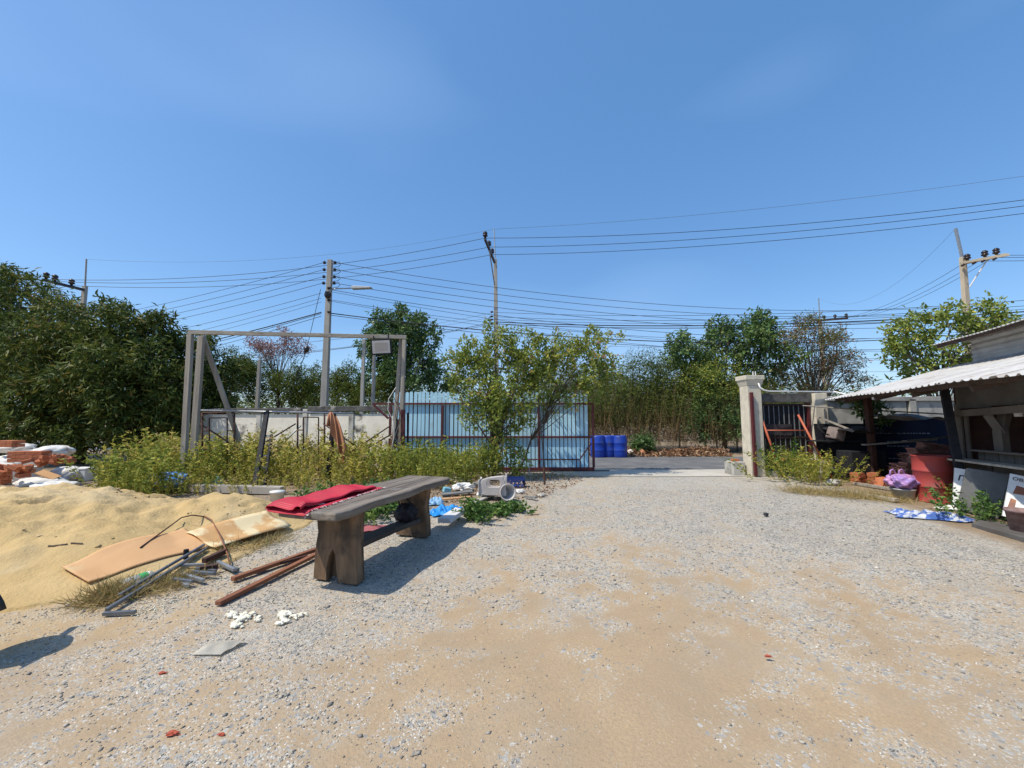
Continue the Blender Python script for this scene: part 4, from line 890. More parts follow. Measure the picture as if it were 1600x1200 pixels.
for k, (a, b, w_, h_) in enumerate(((.12, .55, .3, .2), (.5, .5, .3, .24), (.06, .2, .16, .24), (.55, .12, .3, .24))):
    c = [p[0] + ex * (a + i * w_ + .02 * j) + ey * (b + j * h_) + nrm * .003 for i, j in ((0, 0), (1, .1), (.92, .9), (.1, 1))]
    MB().add(c + [k_ - nrm * .002 for k_ in c], [(0,1,2,3),(7,6,5,4),(0,4,5,1),(1,5,6,2),(2,6,7,3),(3,7,4,0)]).build('picture', M_print, ps)
pq = G(1608, 838); pt_ = MB(); pt_.lathe([(0, 0), (.12, 0), (.155, .3), (.165, .3), (.165, .34), (.145, .34), (.11, .03), (0, .03)], (pq.x + .06, pq.y + .1, 0), 24)
pt_.solo('plant_pot', M_pot, 'mottled brown pot at the right edge below the poster', 'pot', smooth=True)
mb = MB(); c = [G(1518, 822), G(1610, 848), G(1610, 832), G(1535, 815)]
mb.add([k + Vector((0, 0, .045)) for k in c] + [k - Vector((0, 0, .02)) for k in c], [(0,1,2,3),(7,6,5,4),(0,4,5,1),(1,5,6,2),(2,6,7,3),(3,7,4,0)]); mb.solo('plank', M_gb, 'grey weathered plank lying on the ground at the right edge', 'plank', bevel=.006)
for a, b, w_, m_, lab in (((1308, 768), (1402, 785), .12, M_oldwoodx, 'long pale timber edging the yard below the brick stacks'), ((1388, 779), (1447, 783), .1, M_ply2, 'short yellowish timber under the purple bag'), ((1335, 757), (1400, 768), .12, M_oldwood, 'grey board lying in front of the orange pavers')):
    a, b = G(*a), G(*b); MB().bar(a + Vector((0, 0, .03)), b + Vector((0, 0, .04)), w_, .06).solo('timber', m_, lab, 'timber', bevel=.006)
def cloth(u0, v0, w_, d_, seed, m_, name, label, cat, amp=.06, rz=0, zf=None, nu=46, nv=30):
    q = G(u0, v0); c, s_ = math.cos(rz), math.sin(rz); rr = random.Random(seed); ph = [rr.uniform(0, 6.28) for _ in range(8)]
    def fn(a, b):
        ang = math.atan2(b - .5, a - .5); edge = 1 + .12 * math.sin(5 * ang + ph[0]) + .08 * math.sin(9 * ang + ph[1])
        X = (a - .5) * w_ * edge; Y = (b - .5) * d_ * edge
        z = abs(math.sin(7 * a + 4 * b + ph[2]) * math.sin(9 * b - 3 * a + ph[3])) + .5 * abs(math.sin(17 * a + 13 * b + ph[4])) + .3 * abs(math.sin(29 * b - 19 * a + ph[5]))
        x_, y_ = q.x + X * c - Y * s_, q.y + X * s_ + Y * c
        return (x_, y_, .008 + amp * z * min(1, 6 * min(a, 1 - a, b, 1 - b) + .1) + (zf(x_, y_) if zf else 0))
    return MB().grid(fn, nu, nv).solo(name, m_, label, cat, smooth=True)
M_bw = mat('blue_white_woven_tarp', (.07, .14, .40), (.50, .52, .56), 7, .5, .3, 25, stretch=(1, 2, 1), lo=.5, hi=.56)
cloth(1457, 809, .95, .42, 8, M_bw, 'tarpaulin', 'crumpled blue and white woven tarp on the ground by the drum', 'tarp', .06, -.35)
cloth(1492, 797, .5, .16, 9, M_sack, 'rag', 'white rag at the edge of the blue and white tarp', 'rag', .05, -.4, None, 20, 12)
# clutter against the wall under the roof end
for i, (u, v, ln, z, m_, lab) in enumerate([(1300, 742, 1.1, .55, M_oldwoodx, 'pale plank on the junk shelf by the wall'), (1310, 746, 1.3, .48, M_white, 'white strip on the junk shelf by the wall'), (1300, 748, 1.2, .28, M_oldwood, 'low grey plank of the junk shelf by the wall')]):
    q = G(u, v); MB().bar((q.x - ln / 2, q.y + .1 * i, z), (q.x + ln / 2, q.y - .1, z + .02), .22, .03).solo('shelf_plank', m_, lab, 'plank')
for i, u in enumerate((1288, 1326)):
    q = G(u, 748); MB().box((q.x, q.y + .05, .235), (.18, .2, .47)).solo('concrete_block', M_conc, ['left', 'right'][i] + ' grey block holding up the junk shelf by the wall', 'block', bevel=.01)
q = A(1307, 712, 10.9); tb = thing('bicycle_tyre', 'old black tyre leaning against the stained wall', 'tyre', q); tb.rotation_euler = (R(78), 0, .3)
t_ = MB().lathe([(.30, -.02), (.315, -.02), (.33, 0), (.315, .02), (.30, .02), (.295, 0), (.30, -.02)], n=36).build('tread', M_rubber, tb, world=False, smooth=True)
q = A(1306, 678, 10.85); jb = MB(); jb.box(q, (.3, .3, .32), (.1, .3, .2)); jb.solo('metal_box', mat('dull_brown_box', (.24, .19, .17), (.14, .11, .1), 8, .8), 'dull dented box on a bracket against the wall', 'box', bevel=.03)
MB().box((q.x, q.y + .1, q.z - .19), (1.2, .4, .03)).solo('wall_shelf', M_black, 'black shelf board under the dented box on the wall', 'shelf')
MB().tube([A(1278, 658, 11.1), A(1279, 668, 10.9), A(1285, 676, 10.8), A(1296, 680, 10.8)], .018, 6).solo('bent_hose', M_rubber, 'bent black hose on the wall above the shelf', 'hose', smooth=True)
MB().bar(A(1275, 650, 11.3), A(1330, 672, 10.6), .07, .04).solo('roof_batten', M_oldwood, 'grey batten slanting down the wall under the roof', 'batten')
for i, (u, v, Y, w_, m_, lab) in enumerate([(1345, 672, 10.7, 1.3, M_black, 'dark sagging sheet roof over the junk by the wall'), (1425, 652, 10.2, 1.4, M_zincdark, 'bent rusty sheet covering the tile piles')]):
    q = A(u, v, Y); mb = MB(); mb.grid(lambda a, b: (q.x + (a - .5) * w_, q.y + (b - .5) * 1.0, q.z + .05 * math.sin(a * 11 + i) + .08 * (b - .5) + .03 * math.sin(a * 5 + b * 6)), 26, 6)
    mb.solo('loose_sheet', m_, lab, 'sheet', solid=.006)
q = A(1326, 700, 11.0); MB().box((q.x, 11.2, .85), (1.5, .03, 1.25), (-.08, 0, .05)).solo('dark_board', M_black, 'big black board added to darken the wall behind the junk shelf', 'board')  # added black sheet, darkens the wall in place of the dark clutter
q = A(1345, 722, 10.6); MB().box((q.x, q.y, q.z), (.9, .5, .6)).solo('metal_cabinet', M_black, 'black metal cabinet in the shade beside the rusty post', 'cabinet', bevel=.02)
for i, (u, v, s_, m_) in enumerate([(1352, 741, .25, M_rust), (1303, 758, .16, M_conc), (1330, 728, .2, M_white)]):
    q = G(u, v); blob((q.x, q.y, s_ * .4), (s_, s_ * .7, s_ * .5), 20 + i, .5, 14, 8).solo('scrap', m_, ['rusty scrap lump beside the paver stacks', 'grey rubble lump at the edge of the dry grass', 'pale scrap lying behind the rusty post'][i], 'scrap')
vt = thing('creeper', 'dark creeper hanging from the roof over the rusty post', 'creeper', (9.6, 10.6, 2.2))
crown_obj('foliage', L_round, [(9.6, 10.75, 1.95, .4, .25, .3), (10.0, 10.8, 1.75, .3, .2, .3), (9.3, 10.7, 2.05, .3, .15, .15)], 90, 8, .12, .06, .5, 77, vt)

# ---------------------------------------------------------------- utility poles
def pole(label, x, y, h, w0=.26, w1=.17, lean=(0, 0), m_=M_pole, group=None, nm='utility_pole', rot=0):
    t = thing(nm, label, 'pole', (x, y, 0), 0, group); top = Vector((x + lean[0], y + lean[1], h))
    mb = MB(); mb.bar((x, y, 0), top, w0, w0 * .8, up=(0, 1, 0), taper=w1 / w0)
    mb.build('shaft', m_, t, bevel=.015)
    return t, top
def insulator(parent, p, axis=(0, 0, 1), s_=1.0):
    q = Vector(axis).to_track_quat('Z', 'Y').to_matrix()
    MB().lathe([(0, 0), (.03*s_, 0), (.035*s_, .04*s_), (.075*s_, .06*s_), (.075*s_, .09*s_), (.045*s_, .1*s_), (.07*s_, .13*s_), (.07*s_, .16*s_), (.03*s_, .2*s_), (0, .2*s_)], p, 10, q).build('insulator', M_insul, parent, smooth=True)
# lamp pole behind the wall
LPx, LPy = A(508, 600, 17).x, 17.0
lp, ltop = pole('concrete pole with street lamp and insulator racks behind the wall', LPx, LPy, 8.62, .30, .20)
rackz = [A(508, v, 17).z for v in (411, 422, 433, 443)]
for z in rackz:
    for s_ in (-1, 1):
        MB().bar((LPx + s_ * .1, LPy - .05, z), (LPx + s_ * .2, LPy - .05, z), .03).build('rack', M_galv, lp)
        MB().lathe([(.0, -.06), (.04, -.06), (.075, -.03), (.045, 0), (.075, .03), (.04, .06), (0, .06)], (LPx + s_ * .23, LPy - .05, z), 10).build('insulator', M_insul, lp, smooth=True)
    MB().tube([(LPx + .24, LPy - .06, z), (LPx + .45, LPy - .1, z + .02), (LPx + .52, LPy - .1, z - .1), (LPx + .42, LPy - .1, z - .2), (LPx + .2, LPy - .08, z - .22)], .012, 5).build('jumper', M_wire, lp)
a = A(512, 456, 17); b = A(553, 450, 17); c = A(581, 449, 17)
MB().tube([a, a.lerp(b, .2) + Vector((0, 0, .1)), b], .03, 8).build('lamp_arm', M_galv, lp, smooth=True); LA = bpy.data.objects['lamp_arm']
lh = MB(); lh.prism([(-.12, 0), (.62, .03), (.75, .06), (.7, .1), (0, .13), (-.14, .1)], .24, Matrix.Translation(b + Vector((.05, 0, -.06))) @ Matrix.Rotation(R(90), 4, 'X')); lh.build('lamp_head', mat('pale_grey_lamp', (.55, .55, .53), None, 4, .4), LA, bevel=.015)
MB().lathe([(0, -.12), (.09, -.1), (.09, .1), (0, .12)], a + Vector((.05, -.1, -.15)), 10).build('clamp_box', M_insul, lp)
blob(A(514, 462, 17) + Vector((0, -.12, 0)), (.14, .12, .16), 3, .5, 12, 8).build('splice_coil', M_insul, lp)
for v in (451, 470, 488):
    insulator(lp, A(511, v, 17) + Vector((.05, -.1, 0)), (1, 0, 0), .8)
# stay wire with strain insulator
st = thing('stay_wire', 'slanting stay wire with black insulator beside the lamp pole', 'wire', A(450, 628, 16.6))
a, m1, b = A(501, 452, 17), A(479, 546, 16.8), A(450, 628, 16.6)
MB().tube([a, m1], .012, 5).build('wire', M_wire, st); MB().tube([m1, b], .012, 5).build('wire', M_wire, st)
MB().lathe([(0, -.14), (.08, -.12), (.11, 0), (.08, .12), (0, .14)], m1, 10).build('strain_insulator', M_insul, st, smooth=True)
# tall pole behind the fruit tree with a crossarm seen end on
P2 = A(777, 600, 24); P2t = A(774, 405, 24)
p2, t2 = pole('tall concrete pole with slanting crossarm behind the fruit tree', P2.x, 24, P2t.z, .34, .2, (P2t.x - P2.x, 0))
MB().tube([P2t, A(772, 358, 24)], .035, 6).build('ground_rod', M_galv, p2)
arm0, arm1 = A(773, 410, 23.85), Vector((-1.52, 21.5, P2t.z + .15))
MB().bar(arm0, arm1, .12, .14).build('crossarm', M_insul, p2)
MB().bar(A(773, 446, 23.85), arm0.lerp(arm1, .6), .06).build('brace', M_galv, p2)
hv2 = [arm0.lerp(arm1, k) + Vector((0, 0, .07)) for k in (.98, .62, .3)]
for q in hv2: insulator(p2, q, (0, 0, 1), 1.9)
for v in (488, 495, 500, 506): insulator(p2, A(774, v, 24) + Vector((-.12, -.1, 0)), (-1, 0, 0), .9)
# pole at far right behind the shed
P3 = A(1516, 600, 22); P3t = A(1504, 402, 22)
p3, t3 = pole('tan concrete pole with crossarm and white brace above the shed roof', P3.x, 22, P3t.z, .34, .24, (P3t.x - P3.x, 0), M_pole_tan)
MB().bar(P3t - Vector((0, 0, .2)), A(1493, 357, 22), .11).build('ground_rod', M_galv, p3)
a, b = A(1501, 412, 21.8), A(1572, 398, 21.0); MB().bar(a, b, .12, .16).build('crossarm', M_pole_tan, p3)
MB().bar(a - Vector((0, .12, .0)), b - Vector((0, .12, .05)), .1, .12).build('crossarm', M_pole_tan, p3)
MB().tube([A(1515, 448, 21.8), a.lerp(b, .62)], .035, 6).build('brace', M_white, p3)
hv3 = [a.lerp(b, k) + Vector((0, 0, .08)) for k in (.16, .55, .80)]
for q in hv3: insulator(p3, q, (0, 0, 1), 2.0)
for k in (.05, .3, .5, .75):
    q = a.lerp(b, k) - Vector((.1, .15, .12)); MB().lathe([(0, 0), (.06, .02), (.03, .06), (.06, .1), (.03, .14), (.06, .18), (0, .22)], q, 8, Vector((-1, 0, -.6)).to_track_quat('Z', 'Y').to_matrix()).build('strain_insulator', M_insul, p3)
# pole at far left above the mango trees
P4 = A(133, 447, 24); p4, t4 = pole('pole with crossarm rising behind the mango trees', P4.x, 24, P4.z, .34, .22)
MB().tube([P4, A(135, 405, 24)], .045, 6).build('ground_rod', M_pole, p4)
a, b = A(131, 453, 23.9), A(66, 437, 22.0); MB().bar(a, b, .13, .15).build('crossarm', M_insul, p4)
hv4 = [a.lerp(b, k) + Vector((0, 0, .08)) for k in (.92, .72, .32)]
for q in hv4: insulator(p4, q, (0, 0, 1), 2.0)
# distant pole
P5 = A(1281, 498, 45); p5, t5 = pole('distant pole with crossarm above the reddish tree', P5.x, 45, P5.z, .4, .3, (0, 0), M_pole_tan)
MB().tube([P5, A(1279, 466, 45)], .06, 6).build('ground_rod', M_galv, p5)
a, b = A(1276, 501, 44.9), A(1325, 497, 43.5); MB().bar(a, b, .2, .22).build('crossarm', M_insul, p5)
hv5 = [a.lerp(b, k) + Vector((0, 0, .1)) for k in (.25, .6, .95)]
for q in hv5: insulator(p5, q, (0, 0, 1), 2.2)
# off to the right, the pole the high lines run to
p6, t6 = pole('concrete pole beyond the right of the shed carrying the high lines', 31.5, 15.7, 11.6, .34, .22)
a, b = Vector((31.4, 15.7, 11.45)), Vector((29.4, 14.9, 11.5)); MB().bar(a, b, .12, .14).build('crossarm', M_insul, p6)
hv6 = [a.lerp(b, k) + Vector((0, 0, .1)) for k in (.95, .62, .1)]
# short bare concrete posts behind the wall
for u, v, d, lab in ((406, 562, 17.5, 'bare concrete post below the pinkish dry tree'), (569, 530, 17.5, 'taller bare concrete post left of the floodlight'), (585, 553, 18, 'bare concrete post right below the floodlight'), (322, 545, 18.5, 'bare concrete post seen through the left posts of the frame')):
    q = A(u, v, d); MB().bar((q.x, d, 0), q, .16, .14, up=(0, 1, 0), taper=.8).solo('concrete_post', M_pole, lab, 'post', 'bare posts behind the wall', bevel=.01)

# ---------------------------------------------------------------- wires
ORD = ['highest', 'second highest', 'third highest', 'fourth highest', 'fifth highest', 'lowest']
def wire(a, b, sag, r=.011, m_=M_wire, n=22, lab='', grp='overhead lines'):
    a, b = Vector(a), Vector(b)
    pts = [a.lerp(b, t) - Vector((0, 0, 4 * sag * t * (1 - t))) for t in np.linspace(0, 1, n)]
    MB().tube(pts, r, 4).solo('power_line', m_, lab, 'power line', grp)
Lr = [Vector((LPx + .25, LPy - .06, z)) for z in rackz]; Ll = [Vector((LPx - .25, LPy - .06, z)) for z in rackz]
for i in range(3):
    wire(hv4[i], hv2[i], .8, .014, lab=('nearest', 'middle', 'farthest')[i] + ' of three high lines from the left crossarm to the slanting crossarm', grp='high lines on the left')
    wire(hv4[i], hv4[i] + Vector((-30, 6, -.3)), .7, .013, lab=('outermost', 'middle', 'innermost')[i] + ' of three lines leaving the left crossarm over the mango trees', grp='high lines at the left edge')
    wire(hv2[i], hv6[i], .75, .014, lab=ORD[i] + ' of three black lines rising from the slanting crossarm', grp='high lines at the upper right')
    wire(hv5[i], hv3[i], .9, .013, lab=('inner', 'middle', 'outer')[i] + ' of three lines dropping from the tan pole crossarm', grp='lines from the tan pole to the distant pole')
    wire(hv3[i], hv3[i] + Vector((14, -3, -.2)), .3, .013, lab=('inner', 'middle', 'outer')[i] + ' of three lines leaving the tan pole crossarm rightward', grp='lines leaving the tan pole')
rod2 = A(772, 358, 24); rod4 = A(135, 405, 24); rod3 = A(1493, 357, 22); rod5 = A(1279, 466, 45)
wire(rod2, (31.5, 15.7, 13.3), .6, .008, M_wire_grey, lab='thin grey shield wire highest in the right sky', grp='shield wires')
wire(rod4, rod2, .9, .007, M_wire_grey, lab='thin grey shield wire from the left rod to the rod of the tall pole', grp='shield wires')
wire(rod3, rod5, 2.2, .008, M_wire_grey, lab='thin grey shield wire sloping from the tan pole tip', grp='shield wires')
far = [Vector((-41, 30, 8.3 - .42 * i)) for i in range(4)]
for i in range(4):
    wire(Lr[i], A(1512, 478 + 9 * i, 21.8), 1.0, .011, lab='line to the tan pole from the ' + ('top', 'second', 'third', 'bottom')[i] + ' insulator of the lamp pole', grp='low voltage lines on the right')
    wire(Ll[i], far[i], .6, .011, lab='line down over the mango trees from the ' + ('top', 'second', 'third', 'bottom')[i] + ' insulator of the lamp pole', grp='low voltage lines on the left')
for i, (v0, v1, sg, r_) in enumerate([(452, 522, 1.0, .011), (468, 517, 1.1, .009), (489, 521, .9, .022), (492, 540, .8, .012), (470, 560, .8, .008), (455, 548, .9, .008)]):
    wire(A(513, v0, 17), A(1519, v1, 21.9), sg, r_, lab=('cable to the right starting level with the lamp arm', 'thin cable to the right starting just under the lamp arm', 'thickest cable sagging right from the lamp pole', 'thin cable beside the thickest one right of the lamp pole', 'steep thin cable from below the lamp arm to the shed roof', 'thin cable crossing the others right of the lamp head')[i], grp='cables on the right')
for i, (v0, z1, r_) in enumerate([(458, 7.0, .01), (466, 6.4, .009), (488, 5.6, .026), (490, 5.2, .014), (494, 4.6, .012), (472, 5.8, .008)]):
    wire(A(502, v0, 17), (-41, 30, z1 - .6), .7, r_, lab=('uppermost left cable below the lamp pole insulators', 'second left cable below the lamp pole insulators', 'thickest cable running left from the lamp pole', 'thin cable just under the thickest left one', 'lowest and steepest cable left of the lamp pole', 'thin cable above the thickest left one')[i], grp='cables on the left')
for i, (v, z, r_) in enumerate([(503, 6.9, .028), (506, 6.75, .02), (488, 7.4, .011), (495, 7.15, .011), (499, 7.0, .01)]):
    wire(A(775, v, 23.8), (31.4, 15.8, z), .75, r_, lab=('thickest cable sagging right from the tall pole', 'second thickest cable just below the thickest one of the tall pole', 'topmost thin cable right of the tall pole', 'second thin cable right of the tall pole', 'thin cable just above the thickest one of the tall pole')[i], grp='cables from the tall pole')
    if i < 4: wire(A(773, v, 23.8), (-30, 27, 5.6 + .4 * i), .9, r_ * .6, lab=ORD[3 - i] + ' cable from the tall pole behind the round tree', grp='cables behind the round tree')
for i, (v0, v1) in enumerate([(528, 548), (540, 566), (556, 585), (575, 600)]):
    wire(A(700, v0, 26), A(1640, v1 - 8, 24), .5, .009, M_wire_grey, lab=ORD[i] + ' of four faint grey wires behind the trees', grp='low wires behind the trees')

# ---------------------------------------------------------------- tall wooden frame with floodlight
fr = thing('wooden_gantry', 'tall goal shaped frame of grey timbers over the weeds', 'frame', (-5.4, 10.2, 0))
bl_, br_ = A(298, 519, 9.6), A(635, 527, 11.05)
bd = (br_ - bl_).normalized()
m1 = bl_.lerp(br_, .5); m2 = bl_.lerp(br_, .86)
MB().bar(bl_ - bd * .05, m1, .09, .10).build('beam', M_oldwoodx, fr, bevel=.006)
MB().bar(m1 + bd * .003, m2, .088, .098).build('beam', M_oldwoodx, fr, bevel=.006); MB().bar(m2 + bd * .003, br_, .09, .10).build('beam', M_oldwoodx, fr, bevel=.006)
MB().bar(G(285, 762), bl_ - Vector((0, 0, .055)), .115, .1, up=(0, 1, 0)).build('post', M_oldwood, fr, bevel=.006)
MB().bar(A(299, 757, 9.95), A(315, 526, 9.95), .14, .1, up=(0, 1, 0)).build('post', M_oldwood, fr, bevel=.006)
MB().bar(A(316, 524, 10.0), A(374, 690, 10.4), .12, .05, up=(0, 1, 0)).build('diagonal_brace', M_oldwood, fr, bevel=.005)
MB().bar(A(611, 748, 11.1), A(627, 531, 11.1), .10, .1, up=(0, 1, 0)).build('post', M_oldwood, fr, bevel=.006)
MB().bar(A(624, 748, 11.0), A(632, 531, 11.02), .10, .1, up=(0, 1, 0)).build('post', M_oldwood, fr, bevel=.006)
fl = thing('floodlight', 'flat square floodlight hanging under the right end of the beam', 'lamp', A(596, 542, 10.85))
c = A(596, 542, 10.8); rot = Euler((R(8), R(-4), R(6))).to_matrix()
MB().box(c, (.55, .07, .43), rot).build('housing', M_black, fl, bevel=.01); HO = bpy.data.objects['housing']; MB().box(c + rot @ Vector((0, -.038, 0)), (.47, .012, .35), rot).build('glass', M_floodglass, HO)
MB().box(c + rot @ Vector((0, -.046, 0)), (.34, .006, .23), rot).build('led_panel', mat('led_array', (.42, .37, .33), (.36, .32, .29), 40, .4), HO)
MB().bar(c + rot @ Vector((-.2, 0, .2)), c + rot @ Vector((-.2, .05, .34)), .03).build('bracket', M_black, fl); MB().bar(c + rot @ Vector((.2, 0, .2)), c + rot @ Vector((.2, .05, .34)), .03).build('bracket', M_black, fl)
# bundle of rods, cables and a red post at the right legs
for i, (u0, v0, u1, v1, r_, m_, lab) in enumerate([(629, 742, 630, 640, .05, M_gatered, 'red steel post tied to the right legs of the timber frame'), (612, 744, 622, 655, .035, M_black, 'black pipe leaning at the right legs of the timber frame'), (637, 742, 637, 645, .02, M_black, 'thin black rod beside the red steel post'), (604, 742, 619, 690, .012, M_rust, 'rusty thin bar leaning at the foot of the red post'), (601, 735, 616, 672, .012, M_redwood, 'bent red brown lath left of the red post')]):
    a, b = A(u0, v0, 10.75 + .04 * i), A(u1, v1, 10.8 + .04 * i); MB().bar(a, b, r_ * 2, r_ * 2, up=(0, 1, 0)).solo('rod', m_, lab, 'rod')
for i in range(5):
    x0 = random.uniform(612, 630); mb = MB(); pts = [A(x0 + random.uniform(-7, 7), v, 10.65 + random.uniform(-.05, .05)) for v in np.linspace(random.uniform(600, 650), 745, 9)]
    mb.tube(pts, .009, 4).solo('hanging_cable', [M_wire_grey, M_wire, M_rust, M_redwood, M_white][i], ('grey', 'black', 'rusty', 'red brown', 'white')[i] + ' loose cable dangling down the right legs of the timber frame', 'cable', 'loose cables on the timber frame')

# ---------------------------------------------------------------- scaffold frames
def scaf(label, pts, rungs, Y, mm=M_rust, xb=()):
    (ul, ur, vt, vb) = pts; t = thing('scaffold', label, 'scaffold', A((ul + ur) / 2, vb, Y), 0, None)
    for u in (ul, ur): MB().tube([A(u, vb, Y), A(u, vt, Y)], .024, 8).build('leg', mm, t, smooth=True)
    MB().tube([A(ul, vt, Y), A(ur, vt, Y)], .022, 8).build('top_bar', mm, t, smooth=True)
    w_ = (ur - ul)
    for v in rungs: MB().tube([A(ul, v, Y), A(ul + w_ * .22, v, Y)], .016, 6).build('rung', mm, t); MB().tube([A(ur - w_ * .22, v, Y), A(ur, v, Y)], .016, 6).build('rung', mm, t)
    for u in (ul + w_ * .22, ur - w_ * .22): MB().tube([A(u, vb, Y), A(u, vt + 8, Y)], .016, 6).build('inner_bar', mm, t)
    MB().tube([A(ul + w_ * .22, vt + 8, Y), A(ur - w_ * .22, vt + 8, Y)], .016, 6).build('inner_bar', mm, t)
    return t
scaf('rusty scaffold frame behind the left posts of the timber frame', (316, 366, 645, 745), (673, 702), 10.3)
scaf('rusty scaffold frame in the middle of the weeds', (465, 507, 644, 738), (672, 700), 10.6)
MB().tube([A(306, 641, 10.2), A(552, 646, 10.5)], .022, 8).solo('scaffold_pipe', M_galv, 'long grey pipe lying across the scaffold frames', 'pipe', smooth=True)
for i, (u0, v0, u1, v1, lab, m_) in enumerate([(306, 658, 396, 716, 'rusty cross brace sloping down to the right from the left posts', M_rust), (335, 740, 462, 662, 'long rusty cross brace rising to the middle scaffold frame', M_rust), (505, 662, 566, 704, 'rusty cross brace falling right from the middle scaffold frame', M_rust), (545, 708, 612, 664, 'rusty brown brace rising to the right posts', M_rust), (575, 700, 612, 678, 'short rusty brace beside the right posts', M_rust), (470, 665, 420, 715, 'thin grey brace crossing behind the middle frame', M_galv)]):
    MB().tube([A(u0, v0, 10.3 + .06 * i), A(u1, v1, 10.5 + .06 * i)], .019, 6).solo('cross_brace', m_, lab, 'brace', smooth=True)
# black ladder leaning
ld = thing('ladder', 'black painted ladder leaning on the grey scaffold pipe', 'ladder', G(398, 775))
a0, a1 = A(396, 776, 9.0), A(417, 643, 10.3); b0_, b1_ = A(412, 772, 9.15), A(424, 680, 10.0)
MB().bar(a0, a1, .12, .06, up=(0, 1, 0)).build('rail', M_black, ld, bevel=.006); MB().bar(b0_, b1_, .06, .05, up=(0, 1, 0)).build('rail', M_black, ld, bevel=.006)
for t_ in (.2, .42, .62, .82, .97):
    q = b0_.lerp(b1_, t_); MB().tube([a0.lerp(a1, t_ * .72), q], .014, 6).build('rung', M_galv, ld)
# dark post with orange cloth
dp = MB(); dp.bar(A(511, 750, 10.1), A(522, 646, 10.1), .09, .08, up=(0, 1, 0)); dp.solo('dark_post', M_black, 'dark leaning post carrying the orange cloth', 'post', bevel=.006)
MB().bar(A(516, 752, 10.2), A(519, 690, 10.2), .07).solo('short_post', M_rust, 'short rusty post beside the cloth post', 'post')
MB().bar(A(536, 725, 10.0), A(537, 690, 10.0), .025).solo('lath', M_orange, 'thin orange stick standing below the cloth', 'stick')
def cl_fn(a, b):
    # hangs from the post top; left flap short, right side long with a pointed corner
    ln = 18 + 46 * sstep(.1, .75, a) - 14 * sstep(.8, 1, a)
    u = 512 + 12 * a + (1.5 + 15 * sstep(.25, 1, a)) * b ** .7 - 4 * (1 - sstep(0, .3, a)) * b + 1.6 * math.sin(a * 14) * b
    v = 643 + 2.5 * abs(a - .45) * 4 + b * ln + 2 * math.sin(a * 9) * b
    return A(u, v, 9.98 - .05 * math.sin(a * 21 + b * 1.5) * (.25 + b) - .08 * math.sin(min(1, b * 2) * 1.57) + .12 * a)
MB().grid(cl_fn, 44, 20).solo('orange_cloth', M_cloth, 'dusty orange cloth draped over the dark post', 'cloth', smooth=True, solid=.008)
# low concrete kerb at the foot of the frame
MB().bar(G(290, 768) + Vector((0, 0, .08)), G(442, 772) + Vector((0, 0, .08)), .18, .16).solo('concrete_beam', M_pole, 'low concrete beam on the ground behind the sand heap', 'beam', bevel=.01)
q = G(331, 760); cloth(331, 762, .55, .35, 14, M_tealnet, 'net', 'bundle of teal netting in the weeds below the scaffold', 'net', .16)
q = G(244, 772); bb = blob((q.x, q.y + .3, .22), (.4, .25, .2), 17, .6, 30, 18, 0); bb.solo('film_bag', M_bluebag, 'crumpled blue plastic bag behind the sand heap', 'bag', smooth=True)
pb_ = MB(); q = G(428, 785); pb_.lathe([(0, 0), (.11, 0), (.125, .17), (.135, .17), (.135, .2), (0, .2)], (q.x, q.y + .1, 0), 20); pb_.solo('white_pail', M_white, 'white pail with lid behind the red mat', 'pail', smooth=True)

# ---------------------------------------------------------------- table
TH = .76
c00, c01, c10, c11 = G(412, 796, TH), G(546, 799, TH), G(634, 743, TH), G(707, 746, TH)
ta = (c10 + c11) / 2 - (c00 + c01) / 2; tang = math.atan2(ta.y, ta.x) - math.pi / 2; tlen = ta.length
tc0 = (c00 + c01 + c10 + c11) / 4; tw = .72
tb = thing('slab_table', 'heavy live edge wooden table with slab legs and low stretcher', 'table', (tc0.x, tc0.y, 0), tang)
rt = random.Random(5); L2 = tlen / 2 + .02
def edge(s_, n_=16): return [(s_ * (tw / 2 + .022 * math.sin(i * .9 + s_) + rt.uniform(-.008, .008) - (.03 if i in (0, n_) else 0)), -L2 + 2 * L2 * i / n_) for i in range(n_ + 1)]
out = edge(1) + [(tw * .25, L2 + .02), (-tw * .1, L2 + .03)] + edge(-1)[::-1] + [(-tw * .2, -L2 - .02), (tw * .2, -L2 - .015)]
MB().prism(out, .075, Matrix.Translation((0, 0, TH - .0375))).build('tabletop', M_slabtop, tb, world=False, bevel=.014)
# cracks along the grain
for k in range(5):
    x0 = rt.uniform(-.28, .28); y0 = rt.uniform(-.9, .3); pts = [(x0 + .012 * math.sin(i * 1.3 + k), y0 + i * .13) for i in range(7)]
    w_ = .005; poly = [(x_ - w_ * math.sin(math.pi * i / 6), y_) for i, (x_, y_) in enumerate(pts)] + [(x_ + w_ * math.sin(math.pi * i / 6), y_) for i, (x_, y_) in reversed(list(enumerate(pts)))][1:-1]
    MB().prism(poly, .003, Matrix.Translation((0, 0, TH + .0005))).build('crack', M_ink, tb, world=False)
lo_ = [(-.27, 0), (-.11, 0), (-.115, .12), (-.09, .24), (-.05, .31), (-.015, .25), (.0, .14), (.02, .05), (.03, -.0), (.12, -.005), (.25, 0), (.255, .08), (.235, .16), (.225, .34), (.205, .5), (.225, .683), (-.245, .683), (-.255, .58), (-.235, .46), (-.255, .34), (-.265, .2)]
lo_b = [(-.255, 0), (-.11, .01), (.03, .0), (.24, 0), (.225, .2), (.21, .4), (.22, .683), (-.24, .683), (-.245, .4), (-.25, .2)]
hole = [(-.045, .17), (-.02, .16), (-.01, .2), (-.02, .27), (-.04, .285), (-.06, .24)]
fx = Matrix.Rotation(R(90), 4, 'X')
